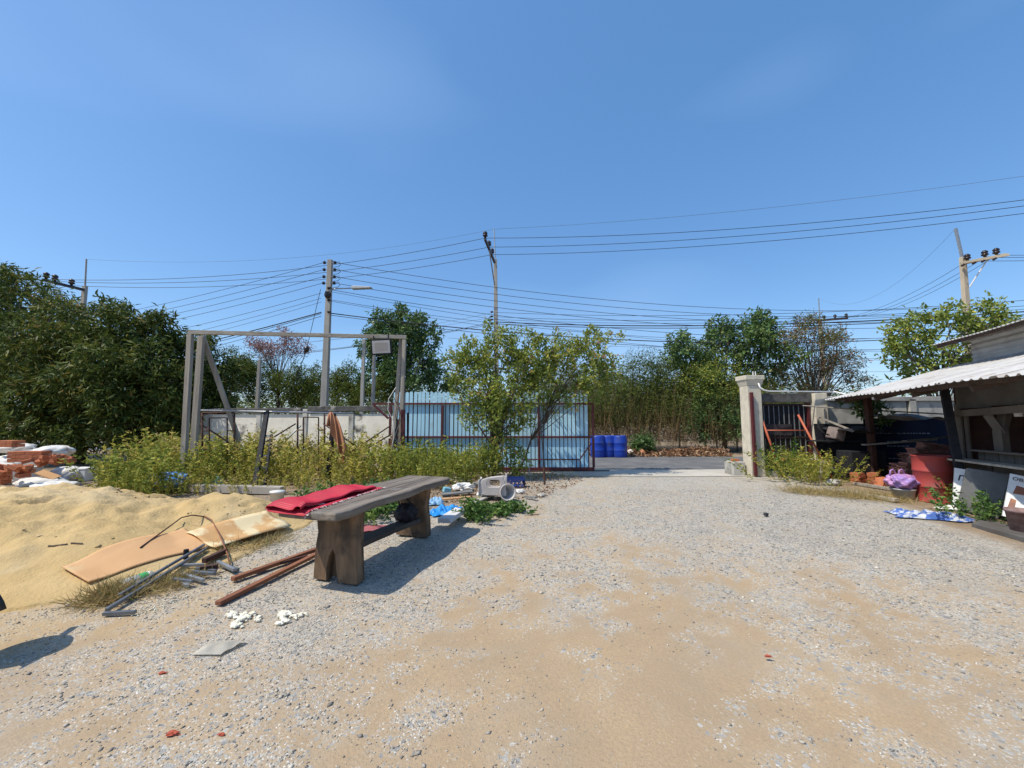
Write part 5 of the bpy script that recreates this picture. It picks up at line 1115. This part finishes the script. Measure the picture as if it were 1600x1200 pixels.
lm_ = MB().prism(lo_, .085, Matrix.Translation((.06, -L2 + .41, 0)) @ fx); lm_.prism(lo_b, .05, Matrix.Translation((.06, -L2 + .479, 0)) @ fx, [hole])
lm_.build('leg', M_legwood, tb, world=False, bevel=.014)
lo2 = [(-.25, 0), (.24, 0), (.23, .2), (.2, .4), (.235, .683), (-.24, .683), (-.215, .4), (-.235, .2)]
MB().prism(lo2, .12, Matrix.Translation((-.05, L2 - .32, 0)) @ fx).build('leg', M_legwood, tb, world=False, bevel=.012)
st_out = [(-.05, -L2 + .51), (.14, -L2 + .51), (.115, -.3), (.095, .2), (.11, L2 - .38), (-.11, L2 - .38), (-.1, .1), (-.09, -.4)]
MB().prism(st_out, .06, Matrix.Translation((.0, 0, .25)) @ Matrix.Rotation(R(-2), 4, 'X')).build('stretcher', M_darkwood, tb, world=False, bevel=.01)
# black bag on the stretcher
Mt = wmat(tb)
bc = Mt @ Vector((0, L2 - .62, .27))
bb = thing('cloth_bag', 'small black bag lying on the table stretcher', 'bag', bc)
blob((bc.x, bc.y, bc.z + .1), (.13, .12, .12), 23, .5, 24, 14, bc.z).build('bag_body', M_bagblack, bb, smooth=True)
MB().tube([bc + Vector((-.08, 0, .17)), bc + Vector((-.1, -.02, .3)), bc + Vector((.0, -.03, .33)), bc + Vector((.08, 0, .18))], .012, 6).build('strap', M_bagblack, bb, smooth=True)
# red mat: folded ribbed sheet lying along the table's far-left half
rm = thing('folded_mat', 'folded red ribbed mat with a frayed edge on the table', 'mat', Mt @ Vector((-.1, -.6, TH)))
prof = [(.02, .004), (-.08, .006), (-.2, .008), (-.34, .012), (-.42, .02), (-.455, .045), (-.44, .078), (-.36, .088), (-.26, .07), (-.18, .052), (-.13, .058), (-.11, .085), (-.07, .098), (-.035, .083), (-.03, .055)]
def prof_at(t):
    k = t * (len(prof) - 1); i = min(int(k), len(prof) - 2); f_ = k - i
    return tuple(prof[i][j] * (1 - f_) + prof[i+1][j] * f_ for j in (0, 1))
def mat_fn(a, b):
    px_, pz_ = prof_at(a); y0, y1 = -L2 - .075, .0
    yb = y0 + (y1 - y0) * b; k = sstep(0, .35, a) * (1 - .3 * sstep(.6, 1, a))
    fl_ = 1 - .35 * b * (a > .3); rib = .0036 * math.sin(b * 2 * math.pi * 62)
    return Mt @ Vector((px_ + .06 - .10 * b + .012 * math.sin(b * 7 + a * 3), yb + .08 * (1 - a) * b, TH + pz_ * .72 * fl_ + rib + .002 + .012 * math.sin(b * 9 + a * 2) * (pz_ > .02) + .006 * math.sin(b * 21 + a * 8) * min(1, pz_ * 20) - .45 * max(0, -(yb + L2 + .005))))
MB().grid(mat_fn, 56, 248).build('sheet', M_redmat, rm, smooth=True, solid=.004)
mbf = MB()
for k in range(90):
    b = rt.random(); o_ = Vector(mat_fn(0, b)); d = (Mt.to_3x3() @ Vector((rt.uniform(.3, 1), rt.uniform(-.6, .6), 0))) * rt.uniform(.015, .05)
    mbf.tube([o_ + Vector((0, 0, .002)), o_ + d * .6 + Vector((0, 0, .012)), o_ + d + Vector((0, 0, .003))], .0022, 3)
for k in range(14):
    o_ = Vector(mat_fn(.0, .0 + k / 50)); mbf.tube([o_, o_ + Vector((rt.uniform(-.01, .01), -.015, -.05 * rt.random()))], .002, 3)
mbf.tube([Vector(mat_fn(.12, .12)) + Vector((0, 0, .01)), Vector(mat_fn(.3, .2)) + Vector((0, 0, .03)), Vector(mat_fn(.2, .32)) + Vector((0, 0, .01)), Vector(mat_fn(.05, .25)) + Vector((0, 0, .01)), Vector(mat_fn(.1, .13)) + Vector((0, 0, .01))], .004, 4)
fo = mbf.build('fringe', M_fray, rm); fo['kind'] = 'stuff'
MB().grid(lambda a, b: G(560 + 45 * a, 823 + 12 * b) + Vector((0, 0, .02 + .03 * math.sin(3 * a) * b)), 6, 4).solo('red_sheet', mat('faded_pink_sheet', (.42, .12, .13), None, 5, .6), 'faded pink sheet on the ground under the table', 'sheet', solid=.005)

# ---------------------------------------------------------------- junk by the fruit tree
ch = thing('plastic_chair', 'overturned beige plastic armchair lying among the rubbish', 'chair', G(772, 785))
cM = Matrix.Translation(G(771, 786) + Vector((0, .12, .17))) @ Euler((R(12), R(84), R(200))).to_matrix().to_4x4()
def tr(mb, M_): mb.v = [tuple(M_ @ Vector(p)) for p in mb.v]; return mb
# a tub chair on its side: shell (arm and back with openings) plus seat and legs, laid down
def shell_panel(a0, a1, r0, z0, z1, cutout=None):
    mb = MB(); n_ = 18; outer = []; 
    for k in range(n_ + 1):
        a = a0 + (a1 - a0) * k / n_; outer.append((a, z0))
    return outer
q = G(771, 786)
def arm_poly(w_, h_):
    h_ *= .82; w_ *= .92
    return arm_poly0(w_, h_)
def arm_poly0(w_, h_): return [(-w_/2, 0), (w_/2, 0), (w_/2 - .01, h_ * .6), (w_/2 - .06, h_), (w_/2 - .12, h_ + .01), (-w_/2 + .16, h_ * .94), (-w_/2 + .05, h_ * .82), (-w_/2 + .0, h_ * .5)]
def rrect(x0, x1, y0, y1, r_): 
    o_ = []
    for cx, cy, s0 in ((x1 - r_, y1 - r_, 0), (x0 + r_, y1 - r_, 90), (x0 + r_, y0 + r_, 180), (x1 - r_, y0 + r_, 270)):
        o_ += [(cx + r_ * math.cos(R(s0 + k * 30)), cy + r_ * math.sin(R(s0 + k * 30))) for k in range(4)]
    return o_
side = Matrix.Translation((q.x - .02, q.y + .22, .10)) @ Euler((R(96), 0, R(-8))).to_matrix().to_4x4()
side_b = Matrix.Translation((q.x + .02, q.y + .60, .06)) @ Euler((R(96), 0, R(-8))).to_matrix().to_4x4()
MB().prism(arm_poly(.58, .46), .03, side, [rrect(-.12, .15, .17, .31, .05)]).build('arm', M_chair, ch, bevel=.012)
MB().prism(arm_poly(.58, .46), .03, side_b, [rrect(-.12, .15, .17, .31, .05)]).build('arm', M_chair, ch, bevel=.012)
MB().grid(lambda a, b: (q.x - .31 + .05 * math.sin(a * 3.1), q.y + .2 + .42 * a, .08 + .33 * b), 8, 6).build('back', M_chair, ch, solid=.012, smooth=True)
MB().grid(lambda a, b: (q.x - .28 + .54 * b, q.y + .22 + .38 * a, .14 + .03 * math.sin(a * 3.1) + .03 * b), 8, 6).build('seat', M_chair, ch, solid=.012, smooth=True)
for x_, y_ in ((.22, .24), (.22, .58)): MB().bar((q.x + x_, q.y + y_, .36), (q.x + x_ + .02, q.y + y_, .48), .06, .04, taper=.7).build('leg', M_chair, ch, bevel=.01)
pq = G(787, 786); rot = Euler((R(80), R(-6), R(18))).to_matrix()
MB().lathe([(0, -.2), (.10, -.2), (.15, .05), (.165, .05), (.165, .075), (.145, .075), (.095, -.17), (0, -.17)], (pq.x + .06, pq.y + .2, .165), 24, rot).solo('plastic_tub', M_chair, 'round beige plastic tub tipped over beside the overturned chair', 'tub', smooth=True)
# blue crate
q = G(803, 762); cr = thing('plastic_crate', 'dark blue plastic crate behind the overturned chair', 'crate', (q.x, q.y, 0))
w_, d_, h_ = .5, .34, .2; cx, cy = q.x, q.y + .17
for s_ in (-1, 1):
    slots = [rrect(-.2 + .1 * k, -.13 + .1 * k, .05, .09, .01) for k in range(5)] + [rrect(-.2 + .1 * k, -.13 + .1 * k, .115, .155, .01) for k in range(5)]
    MB().prism([(-w_/2, 0), (w_/2, 0), (w_/2, h_), (-w_/2, h_)], .012, Matrix.Translation((cx, cy + s_ * d_/2, .01)) @ Matrix.Rotation(R(90), 4, 'X'), slots).build('long_side', M_crate, cr)
    MB().box((cx + s_ * (w_/2 - .007), cy, .01 + h_/2), (.012, d_ - .014, h_)).build('short_side', M_crate, cr)
MB().box((cx, cy, .016), (w_ - .03, d_ - .014, .01)).build('base', M_crate, cr)
# blue tarp bundle and white board
q = G(695, 806); cloth(695, 800, .46, .62, 19, M_bluetarp, 'blue_tarp', 'bright blue folded plastic sheet beyond the table end', 'tarp', .055, -.2)
cloth(680, 788, .3, .22, 20, mat('pale_blue_sheet', (.24, .45, .68), None, 5, .5), 'blue_rag', 'pale blue rag behind the bright blue sheet', 'rag', .08, .2, None, 20, 14)
quad_slab('white_board', mat('white_grey_board', (.66, .65, .64), (.55, .54, .53), 4, .6), [G(684, 817, .075), G(704, 818, .09), G(726, 803, .09), G(712, 799, .08)], .07, 'thick white board lying beside the blue sheet', 'board')
MB().box(G(697, 771) + Vector((0, .1, .06)), (.16, .12, .1), (.1, .2, .5)).solo('blue_box', mat('light_blue_box', (.25, .55, .68), None, 5, .5), 'small light blue box among the rubbish', 'box', bevel=.008)
for i, (u, v, s_, m_, lab) in enumerate([(725, 766, .22, M_sack, 'white crumpled bag left of the overturned chair'), (747, 760, .15, M_cream, 'cream wrapper behind the overturned chair'), (760, 778, .17, M_white, 'white rag in the lap of the overturned chair'), (713, 755, .2, M_pillar, 'pale rubble lump near the far table end'), (812, 770, .1, M_white, 'white scrap beside the plastic tub'), (846, 776, .08, M_conc, 'small grey scrap on the brown earth')]):
    q = G(u, v); blob((q.x, q.y, s_ * .35), (s_, s_ * .7, s_ * .42), 50 + i, .6, 18, 10, 0.0).solo('rubbish', m_, lab, 'rubbish')
for i, (u0, v0, u1, v1, w_, m_, lab) in enumerate([(690, 775, 738, 772, .2, M_greyboard, 'grey flat board left of the overturned chair'), (735, 790, 765, 779, .12, M_pole, 'grey round ended board in front of the overturned chair'), (742, 785, 762, 776, .06, M_oldwood, 'short timber under the overturned chair'), (690, 783, 735, 781, .07, M_ply, 'orange strip of board in the rubbish'), (705, 755, 725, 745, .08, M_oldwoodx, 'pale plank end beyond the table'), (820, 778, 838, 782, .07, M_greyboard, 'small grey plate on the brown earth by the tub')]):
    a, b = G(u0, v0), G(u1, v1); MB().bar(a + Vector((0, 0, .03)), b + Vector((0, 0, .06)), w_, .03).solo('board_scrap', m_, lab, 'board', bevel=.004)

# ---------------------------------------------------------------- things on and around the sand heap
def sheet_on(name, m_, uv, label, lift=.03, nu=14, nv=8, curl=.0, pt=None):
    P_ = [SG(*k) for k in uv]
    def fn(a, b):
        p_ = P_[0].lerp(P_[1], a).lerp(P_[3].lerp(P_[2], a), b)
        z = max(p_.z + lift, sz(p_.x, p_.y) + .02) + curl * math.sin(a * 6 + b * 3) * .02
        return (p_.x, p_.y, z)
    return MB().grid(fn, nu, nv).solo(name, m_, label, 'plywood', solid=.01, smooth=True)
sheet_on('plywood_sheet', M_ply, [(97, 891), (138, 915), (326, 858), (288, 829)], 'orange plywood sheet lying on the low end of the sand', .035, 16, 40)
sheet_on('plywood_sheet', M_ply2, [(290, 838), (336, 861), (455, 828), (418, 803)], 'peeling plywood sheet next to the table with pale patches', .05, 8, 20, 1.0)
def rodp(uvz, r_, m_, name, label, cat, n=6, sm=True): return MB().tube([SG(u, v) + Vector((0, 0, z)) for u, v, z in uvz], r_, n).solo(name, m_, label, cat, smooth=sm)
rodp([(219, 860, .03), (255, 836, .05), (283, 816, .06), (300, 812, .06), (318, 813, .05)], .008, M_rust, 'bent_rod', 'rusty bent rod lying over the plywood and sand', 'rod')
rodp([(318, 813, .06), (330, 823, .09), (343, 850, .1), (354, 872, .06), (360, 886, .01)], .008, M_redwood, 'bent_strip', 'thin brown strip arching down from the plywood to the gravel', 'strip')
def tubebar(a, b, w_, label, z=.025, m_=M_steel, name='steel_tube', grp=None):
    a, b = SG(*a) + Vector((0, 0, z)), SG(*b) + Vector((0, 0, z)); MB().bar(a, b, w_, w_).solo(name, m_, label, 'steel tube', grp, bevel=.003)
tubebar((166, 960), (322, 862), .03, 'long grey steel tube reaching from gravel to the plywood', .035)
tubebar((185, 943), (318, 861), .024, 'second long steel tube lying alongside the longest one', .07)
tubebar((161, 963), (212, 960), .028, 'short steel tube at the foot of the longest tube', .02)
for i, (a, b, lab) in enumerate([((293, 906), (325, 895), 'short steel offcut nearest the bottles'), ((285, 902), (318, 912), 'pale steel offcut at the front of the offcut pile'), ((300, 900), (335, 903), 'steel offcut in the middle of the offcut pile'), ((278, 908), (293, 919), 'dark short steel offcut at the front'), ((305, 893), (337, 897), 'steel offcut at the back of the offcut pile'), ((340, 884), (366, 897), 'steel offcut lying apart near the planks'), ((345, 886), (372, 893), 'second steel offcut near the planks'), ((282, 888), (318, 887), 'steel offcut lying under the longest tube'), ((270, 912), (300, 916), 'light steel offcut on the gravel edge')]):
    tubebar(a, b, .03, lab, .018 + .012 * (i % 3), M_galv if i % 2 else M_steel)
for a, b, lab in (((318, 884), (352, 868), 'brown rusty channel behind the steel offcuts'), ((312, 897), (340, 893), 'brown rusty offcut on the offcut pile')): tubebar(a, b, .055, lab, .05, M_rust, 'rusty_offcut')
q = SG(290, 873); MB().tube([q + Vector((0, 0, .0)), q + Vector((0, 0, .1))], .025, 8).solo('tube_end', M_black, 'short black tube standing on the long steel tube', 'tube')
def plank(a, b, w_, h_, label, z=.03, m_=M_redwood): a, b = G(*a) + Vector((0, 0, z)), G(*b) + Vector((0, 0, z)); MB().bar(a, b, w_, h_).solo('plank', m_, label, 'plank', bevel=.004)
plank((340, 947), (500, 866), .06, .035, 'long red brown plank running to the near table leg', .022)
plank((363, 909), (496, 861), .06, .04, 'shorter red brown plank behind the long one', .025)
plank((395, 894), (480, 872), .035, .03, 'narrow dark lath between the two red brown planks', .02, M_rust)
# bottles
def bottle(u0, v0, u1, v1, r_, label, band=True):
    a, b = SG(u0, v0) + Vector((0, 0, r_)), SG(u1, v1) + Vector((0, 0, r_)); d = (b - a); L = d.length; q = d.to_track_quat('Z', 'Y').to_matrix()
    t = thing('plastic_bottle', label, 'bottle', a - Vector((0, 0, r_)))
    ribs = []
    for k in range(9): z = .03 + (L * .66) * k / 9; ribs += [(r_, z), (r_ * .95, z + L * .035)]
    bo_ = MB().lathe([(0, .005), (r_ * .8, 0)] + ribs + [(r_, L * .72), (r_ * .75, L * .84), (r_ * .32, L * .93), (r_ * .3, L), (0, L)], a, 18, q).build('body', M_bottle, t, smooth=True)
    if band: MB().lathe([(r_ * 1.015, L * .46), (r_ * 1.015, L * .68)], a, 18, q).build('label_band', M_green, bo_, smooth=True)
    MB().lathe([(0, L * .97), (r_ * .36, L * .97), (r_ * .36, L * 1.04), (0, L * 1.04)], a, 12, q).build('cap', M_white, bo_)
bottle(187, 925, 245, 903, .05, 'clear plastic bottle with green band under the plywood edge'); bottle(207, 925, 236, 914, .04, 'smaller clear bottle in front of the green banded one', False)
# white foam crumbs
def crumbs(spots, n_, sz0, label, seed, spread, m_=M_foam, name='foam_crumbs', lift=0):
    rr = np.random.default_rng(seed); P_ = []
    for (u, v) in spots:
        q = G(u, v); k = n_ // len(spots); P_.append(np.stack([q.x + rr.normal(size=k) * spread, q.y + rr.normal(size=k) * spread, np.abs(rr.normal(size=k)) * sz0 * .8 + ground_z(q.x, q.y) + sz0 * .3], 1))
    P_ = np.concatenate(P_); base = P_.copy()
    o = stones(name, P_, sz0 * (.4 + rr.random(len(P_)) ** 2), seed, m_, label); o['category'] = 'foam'; return o
def foam(spots, n_, label, seed):
    rr = random.Random(seed); mb = MB()
    for u, v, k in spots:
        for _ in range(n_):
            q = G(u + rr.gauss(0, 6 * k), v + rr.gauss(0, 3.2 * k)); r_ = rr.uniform(.008, .026) * k
            b_ = blob((q.x, q.y, r_ * .35), (r_ * rr.uniform(.8, 1.5), r_ * rr.uniform(.7, 1.1), r_ * .7), rr.randint(0, 999), .8, 10, 7); mb.add(b_.v, b_.f)
    mb.solo('foam_lump', M_foam, label, 'foam', smooth=True)
foam([(368, 961, 1), (375, 968, 1), (384, 962, .9), (370, 978, .9), (400, 967, .6)], 11, 'white crumbly foam heap on the gravel below the planks', 301)
foam([(446, 962, 1), (443, 971, .9), (460, 963, .8), (472, 960, .6)], 10, 'white crumbly foam lump nearest the table leg', 302)
crumbs([(235, 950), (250, 945), (265, 940), (225, 955)], 260, .008, 'scattered white foam crumbs beside the steel tubes', 303, .06)
crumbs([(352, 960), (425, 968), (550, 957), (345, 965), (535, 982), (410, 965)], 36, .008, 'single white foam crumbs on the gravel', 304, .06)
mb = MB(); q = G(335, 1014); mb.grid(lambda a, b: (q.x - .1 + .2 * a + .07 * b, q.y - .08 + .17 * b, .008 + .02 * abs(math.sin(5 * a + 3 * b)) * math.sin(3.14 * b)), 12, 10); mb.solo('film_scrap', M_cream, 'translucent cream plastic scrap on the gravel', 'plastic scrap', smooth=True)
for i, (u, v, s_, lab) in enumerate([(270, 1147, .024, 'largest red tile chip at the bottom left of the yard'), (346, 1148, .014, 'small red tile chip near the grey stones'), (254, 1052, .017, 'flat red brown chip below the sand heap'), (1200, 1026, .017, 'single orange chip on the right part of the yard')]):
    q = G(u, v); mb = blob((q.x, q.y, s_ * .2), (s_ * 1.2, s_ * .7, s_ * .4), 80 + i, .9, 9, 6); mb.solo('tile_chip', M_redscrap, lab, 'tile chip')
q = G(1197, 806); MB().box((q.x, q.y, .025), (.07, .05, .05), (.2, .1, .5)).solo('black_lump', M_ink, 'small black lump alone on the far gravel', 'lump', bevel=.008)
for i, (u, v, L, lab) in enumerate([(90, 853, .16, 'small stick lying on the slope of the sand'), (155, 782, .2, 'thin twig near the crest of the sand'), (120, 850, .1, 'short stub of wood on the sand slope')]):
    q = SG(u, v); MB().tube([Vector((q.x + dx_, q.y + .2 * dx_, sz(q.x + dx_, q.y + .2 * dx_) + .006)) for dx_ in (-L/2, -L/4, 0, L/4, L/2)], .009, 5).solo('stick', M_bark, lab, 'stick')
q = SG(14, 772); quad_slab('cardboard', M_ply2, [q + Vector((-.35, -.22, .1)), q + Vector((.3, -.12, .02)), q + Vector((.28, .2, .06)), q + Vector((-.35, .15, .14))], .02, 'bent board lying at the left crest of the sand', 'board')

# brick and sack pile at far left
def hollow_stack(u, Y, nx_, nz, z0, rz, label, ny_=3):
    q = A(u, 700, Y); t = thing('brick_stack', label, 'brick stack', (q.x, Y, z0), rz)
    for k in range(nz):
        for i in range(nx_):
            for j in range(ny_): inst(B_hollow, 'brick', t, ((i - nx_/2 + .5) * .185 + random.uniform(-.006, .006), (j - ny_/2 + .5) * .09, .0435 + k * .088), (0, 0, random.uniform(-.04, .04)))
    return t
hollow_stack(48, 10.0, 4, 3, .55, .12, 'orange hollow bricks stacked on white sacks beside the sand')
hollow_stack(14, 10.4, 3, 2, .88, -.1, 'few orange bricks on the very top of the white pile')
hollow_stack(-8, 9.3, 3, 3, .1, .3, 'orange bricks at the left edge above the sand crest')
t = thing('brick_heap', 'tumbled orange bricks sliding off the right of the white pile', 'brick heap', (A(82, 735, 9.9).x, 9.9, .3))
for i in range(22): inst(B_hollow, 'brick', t, (random.uniform(-.35, .35), random.uniform(-.25, .25), .36 - i * .008 + random.uniform(0, .06)), (random.uniform(-.6, .6), random.uniform(-.6, .6), random.uniform(0, 3)))
t = thing('brick_heap', 'loose broken bricks in front of the white sacks', 'brick heap', (A(22, 745, 9.0).x, 9.0, .12))
for i in range(22): inst(B_hollow, 'brick', t, (random.uniform(-.5, .4), random.uniform(-.2, .2), .15 + random.uniform(0, .28)), (random.uniform(-.6, .6), random.uniform(-.6, .6), random.uniform(0, 3)))
for i, (u, v, Y, rx, rz_, lab) in enumerate([(28, 722, 10.6, .62, .2, 'white sack high in the pile at the left edge'), (-5, 735, 10.2, .5, .2, 'white sack at the left edge under the bricks'), (64, 755, 9.6, .5, .13, 'flat white sack at the front of the brick pile'), (105, 742, 10.4, .33, .22, 'slumped white sack at the right of the brick pile'), (40, 745, 10.2, .55, .2, 'white sack below the stacked orange bricks'), (22, 700, 10.9, .5, .14, 'topmost white sack of the pile'), (84, 765, 9.2, .4, .09, 'thin white sack lying against the weeds'), (85, 705, 10.8, .35, .16, 'white wrapped sack behind the tumbled bricks')]):
    q = A(u, v, Y); blob((q.x, Y, max(q.z, .1)), (rx, .35, rz_), 60 + i, .28, 26, 14).solo('white_sack', M_sack, lab, 'sack', smooth=True)
for i, (u, v, Y, w_, h_, lab) in enumerate([(36, 740, 9.75, .5, .24, 'white foam box under the orange brick stack'), (130, 742, 10.6, .45, .3, 'white foam box standing apart to the right of the brick pile'), (52, 712, 10.7, .55, .22, 'grey white box behind the orange brick stack')]):
    q = A(u, v, Y); t = thing('foam_box', lab, 'box', (q.x, Y, q.z - h_/2))
    bx_ = MB().box(q, (w_, .36, h_), (0, 0, .2 - .15 * i)).build('box_body', M_white, t, bevel=.015); MB().box(q + Vector((0, 0, h_/2 + .022)), (w_ + .02, .38, .04), (0, 0, .2 - .15 * i)).build('lid', M_white, bx_, bevel=.01)
for i, (u, v, Y, lab) in enumerate([(75, 742, 9.6, 'short board propped on the white sacks')]):
    q = A(u, v, Y); MB().box(q, (.4, .2, .03), (.3, .4, .2)).solo('board_scrap', M_ply, lab, 'board')

# ---------------------------------------------------------------- scooter mostly outside the left edge
sx, sy = -4.055, 2.7
sc = thing('motor_scooter', 'dark scooter whose nose just enters at the left edge', 'scooter', (sx, sy, 0))
def T(x, y, z): return Vector((sx + x, sy + y, z))
for x_ in (.42, -.75):
    ty_ = MB().lathe([(.15, -.035), (.2, -.05), (.235, -.035), (.245, 0), (.235, .035), (.2, .05), (.15, .035)], T(x_, 0, .245), 28, Matrix.Rotation(R(90), 3, 'X')).build('tyre', M_rubber, sc, smooth=True)
    MB().lathe([(.0, -.03), (.06, -.05), (.14, -.03), (.155, -.036), (.155, .036), (.14, .03), (.06, .05), (0, .03)], T(x_, 0, .245), 20, Matrix.Rotation(R(90), 3, 'X')).build('rim', M_galv, ty_, smooth=True)
MB().tube([T(.42, -.07, .245), T(.33, -.07, .6)], .022, 8).build('fork', M_galv, sc); MB().tube([T(.42, .07, .245), T(.33, .07, .6)], .022, 8).build('fork', M_galv, sc)
MB().grid(lambda a, b: T(.42 + .275 * math.cos(R(20 + 130 * a)), -.075 + .15 * b, .245 + .275 * math.sin(R(20 + 130 * a))), 12, 3).build('front_fender', M_scooter, sc, solid=.01, smooth=True)
MB().grid(lambda a, b: T(.36 - .22 * b * b + .10 * math.cos((a - .5) * 3), (a - .5) * .42 * (1 - .35 * b), .38 + .55 * b), 12, 8).build('leg_shield', M_scooter, sc, solid=.03, smooth=True)
blob(T(.2, 0, .84), (.2, .2, .14), 2, 0, 20, 12).build('headlamp_cowl', M_scooter, sc, smooth=True)
blob(T(.37, 0, .84), (.04, .1, .07), 2, 0, 14, 10).build('headlight', M_white, sc, smooth=True)
MB().tube([T(.16, -.25, .9), T(.2, -.1, .92), T(.2, .1, .92), T(.16, .25, .9)], .017, 8).build('handlebar', M_galv, sc, smooth=True)
for s_ in (-1, 1):
    MB().tube([T(.15, s_ * .3, .89), T(.17, s_ * .2, .91)], .025, 8).build('grip', M_rubber, sc, smooth=True)
MB().box(T(-.15, 0, .3), (.55, .3, .08)).build('floorboard', M_scooter, sc, bevel=.02)
blob(T(-.45, 0, .52), (.6, .22, .24), 5, 0, 24, 14).build('body', M_scooter, sc, smooth=True)
blob(T(-.6, 0, .74), (.45, .16, .08), 6, .1, 24, 12).build('seat', M_rubber, sc, smooth=True)
MB().box(T(-1.13, 0, .6), (.05, .18, .08)).build('tail_lamp', M_redscrap, sc, bevel=.015)
MB().tube([T(-.35, .12, .3), T(-.25, .3, .01)], .014, 6).build('kickstand', M_galv, sc)
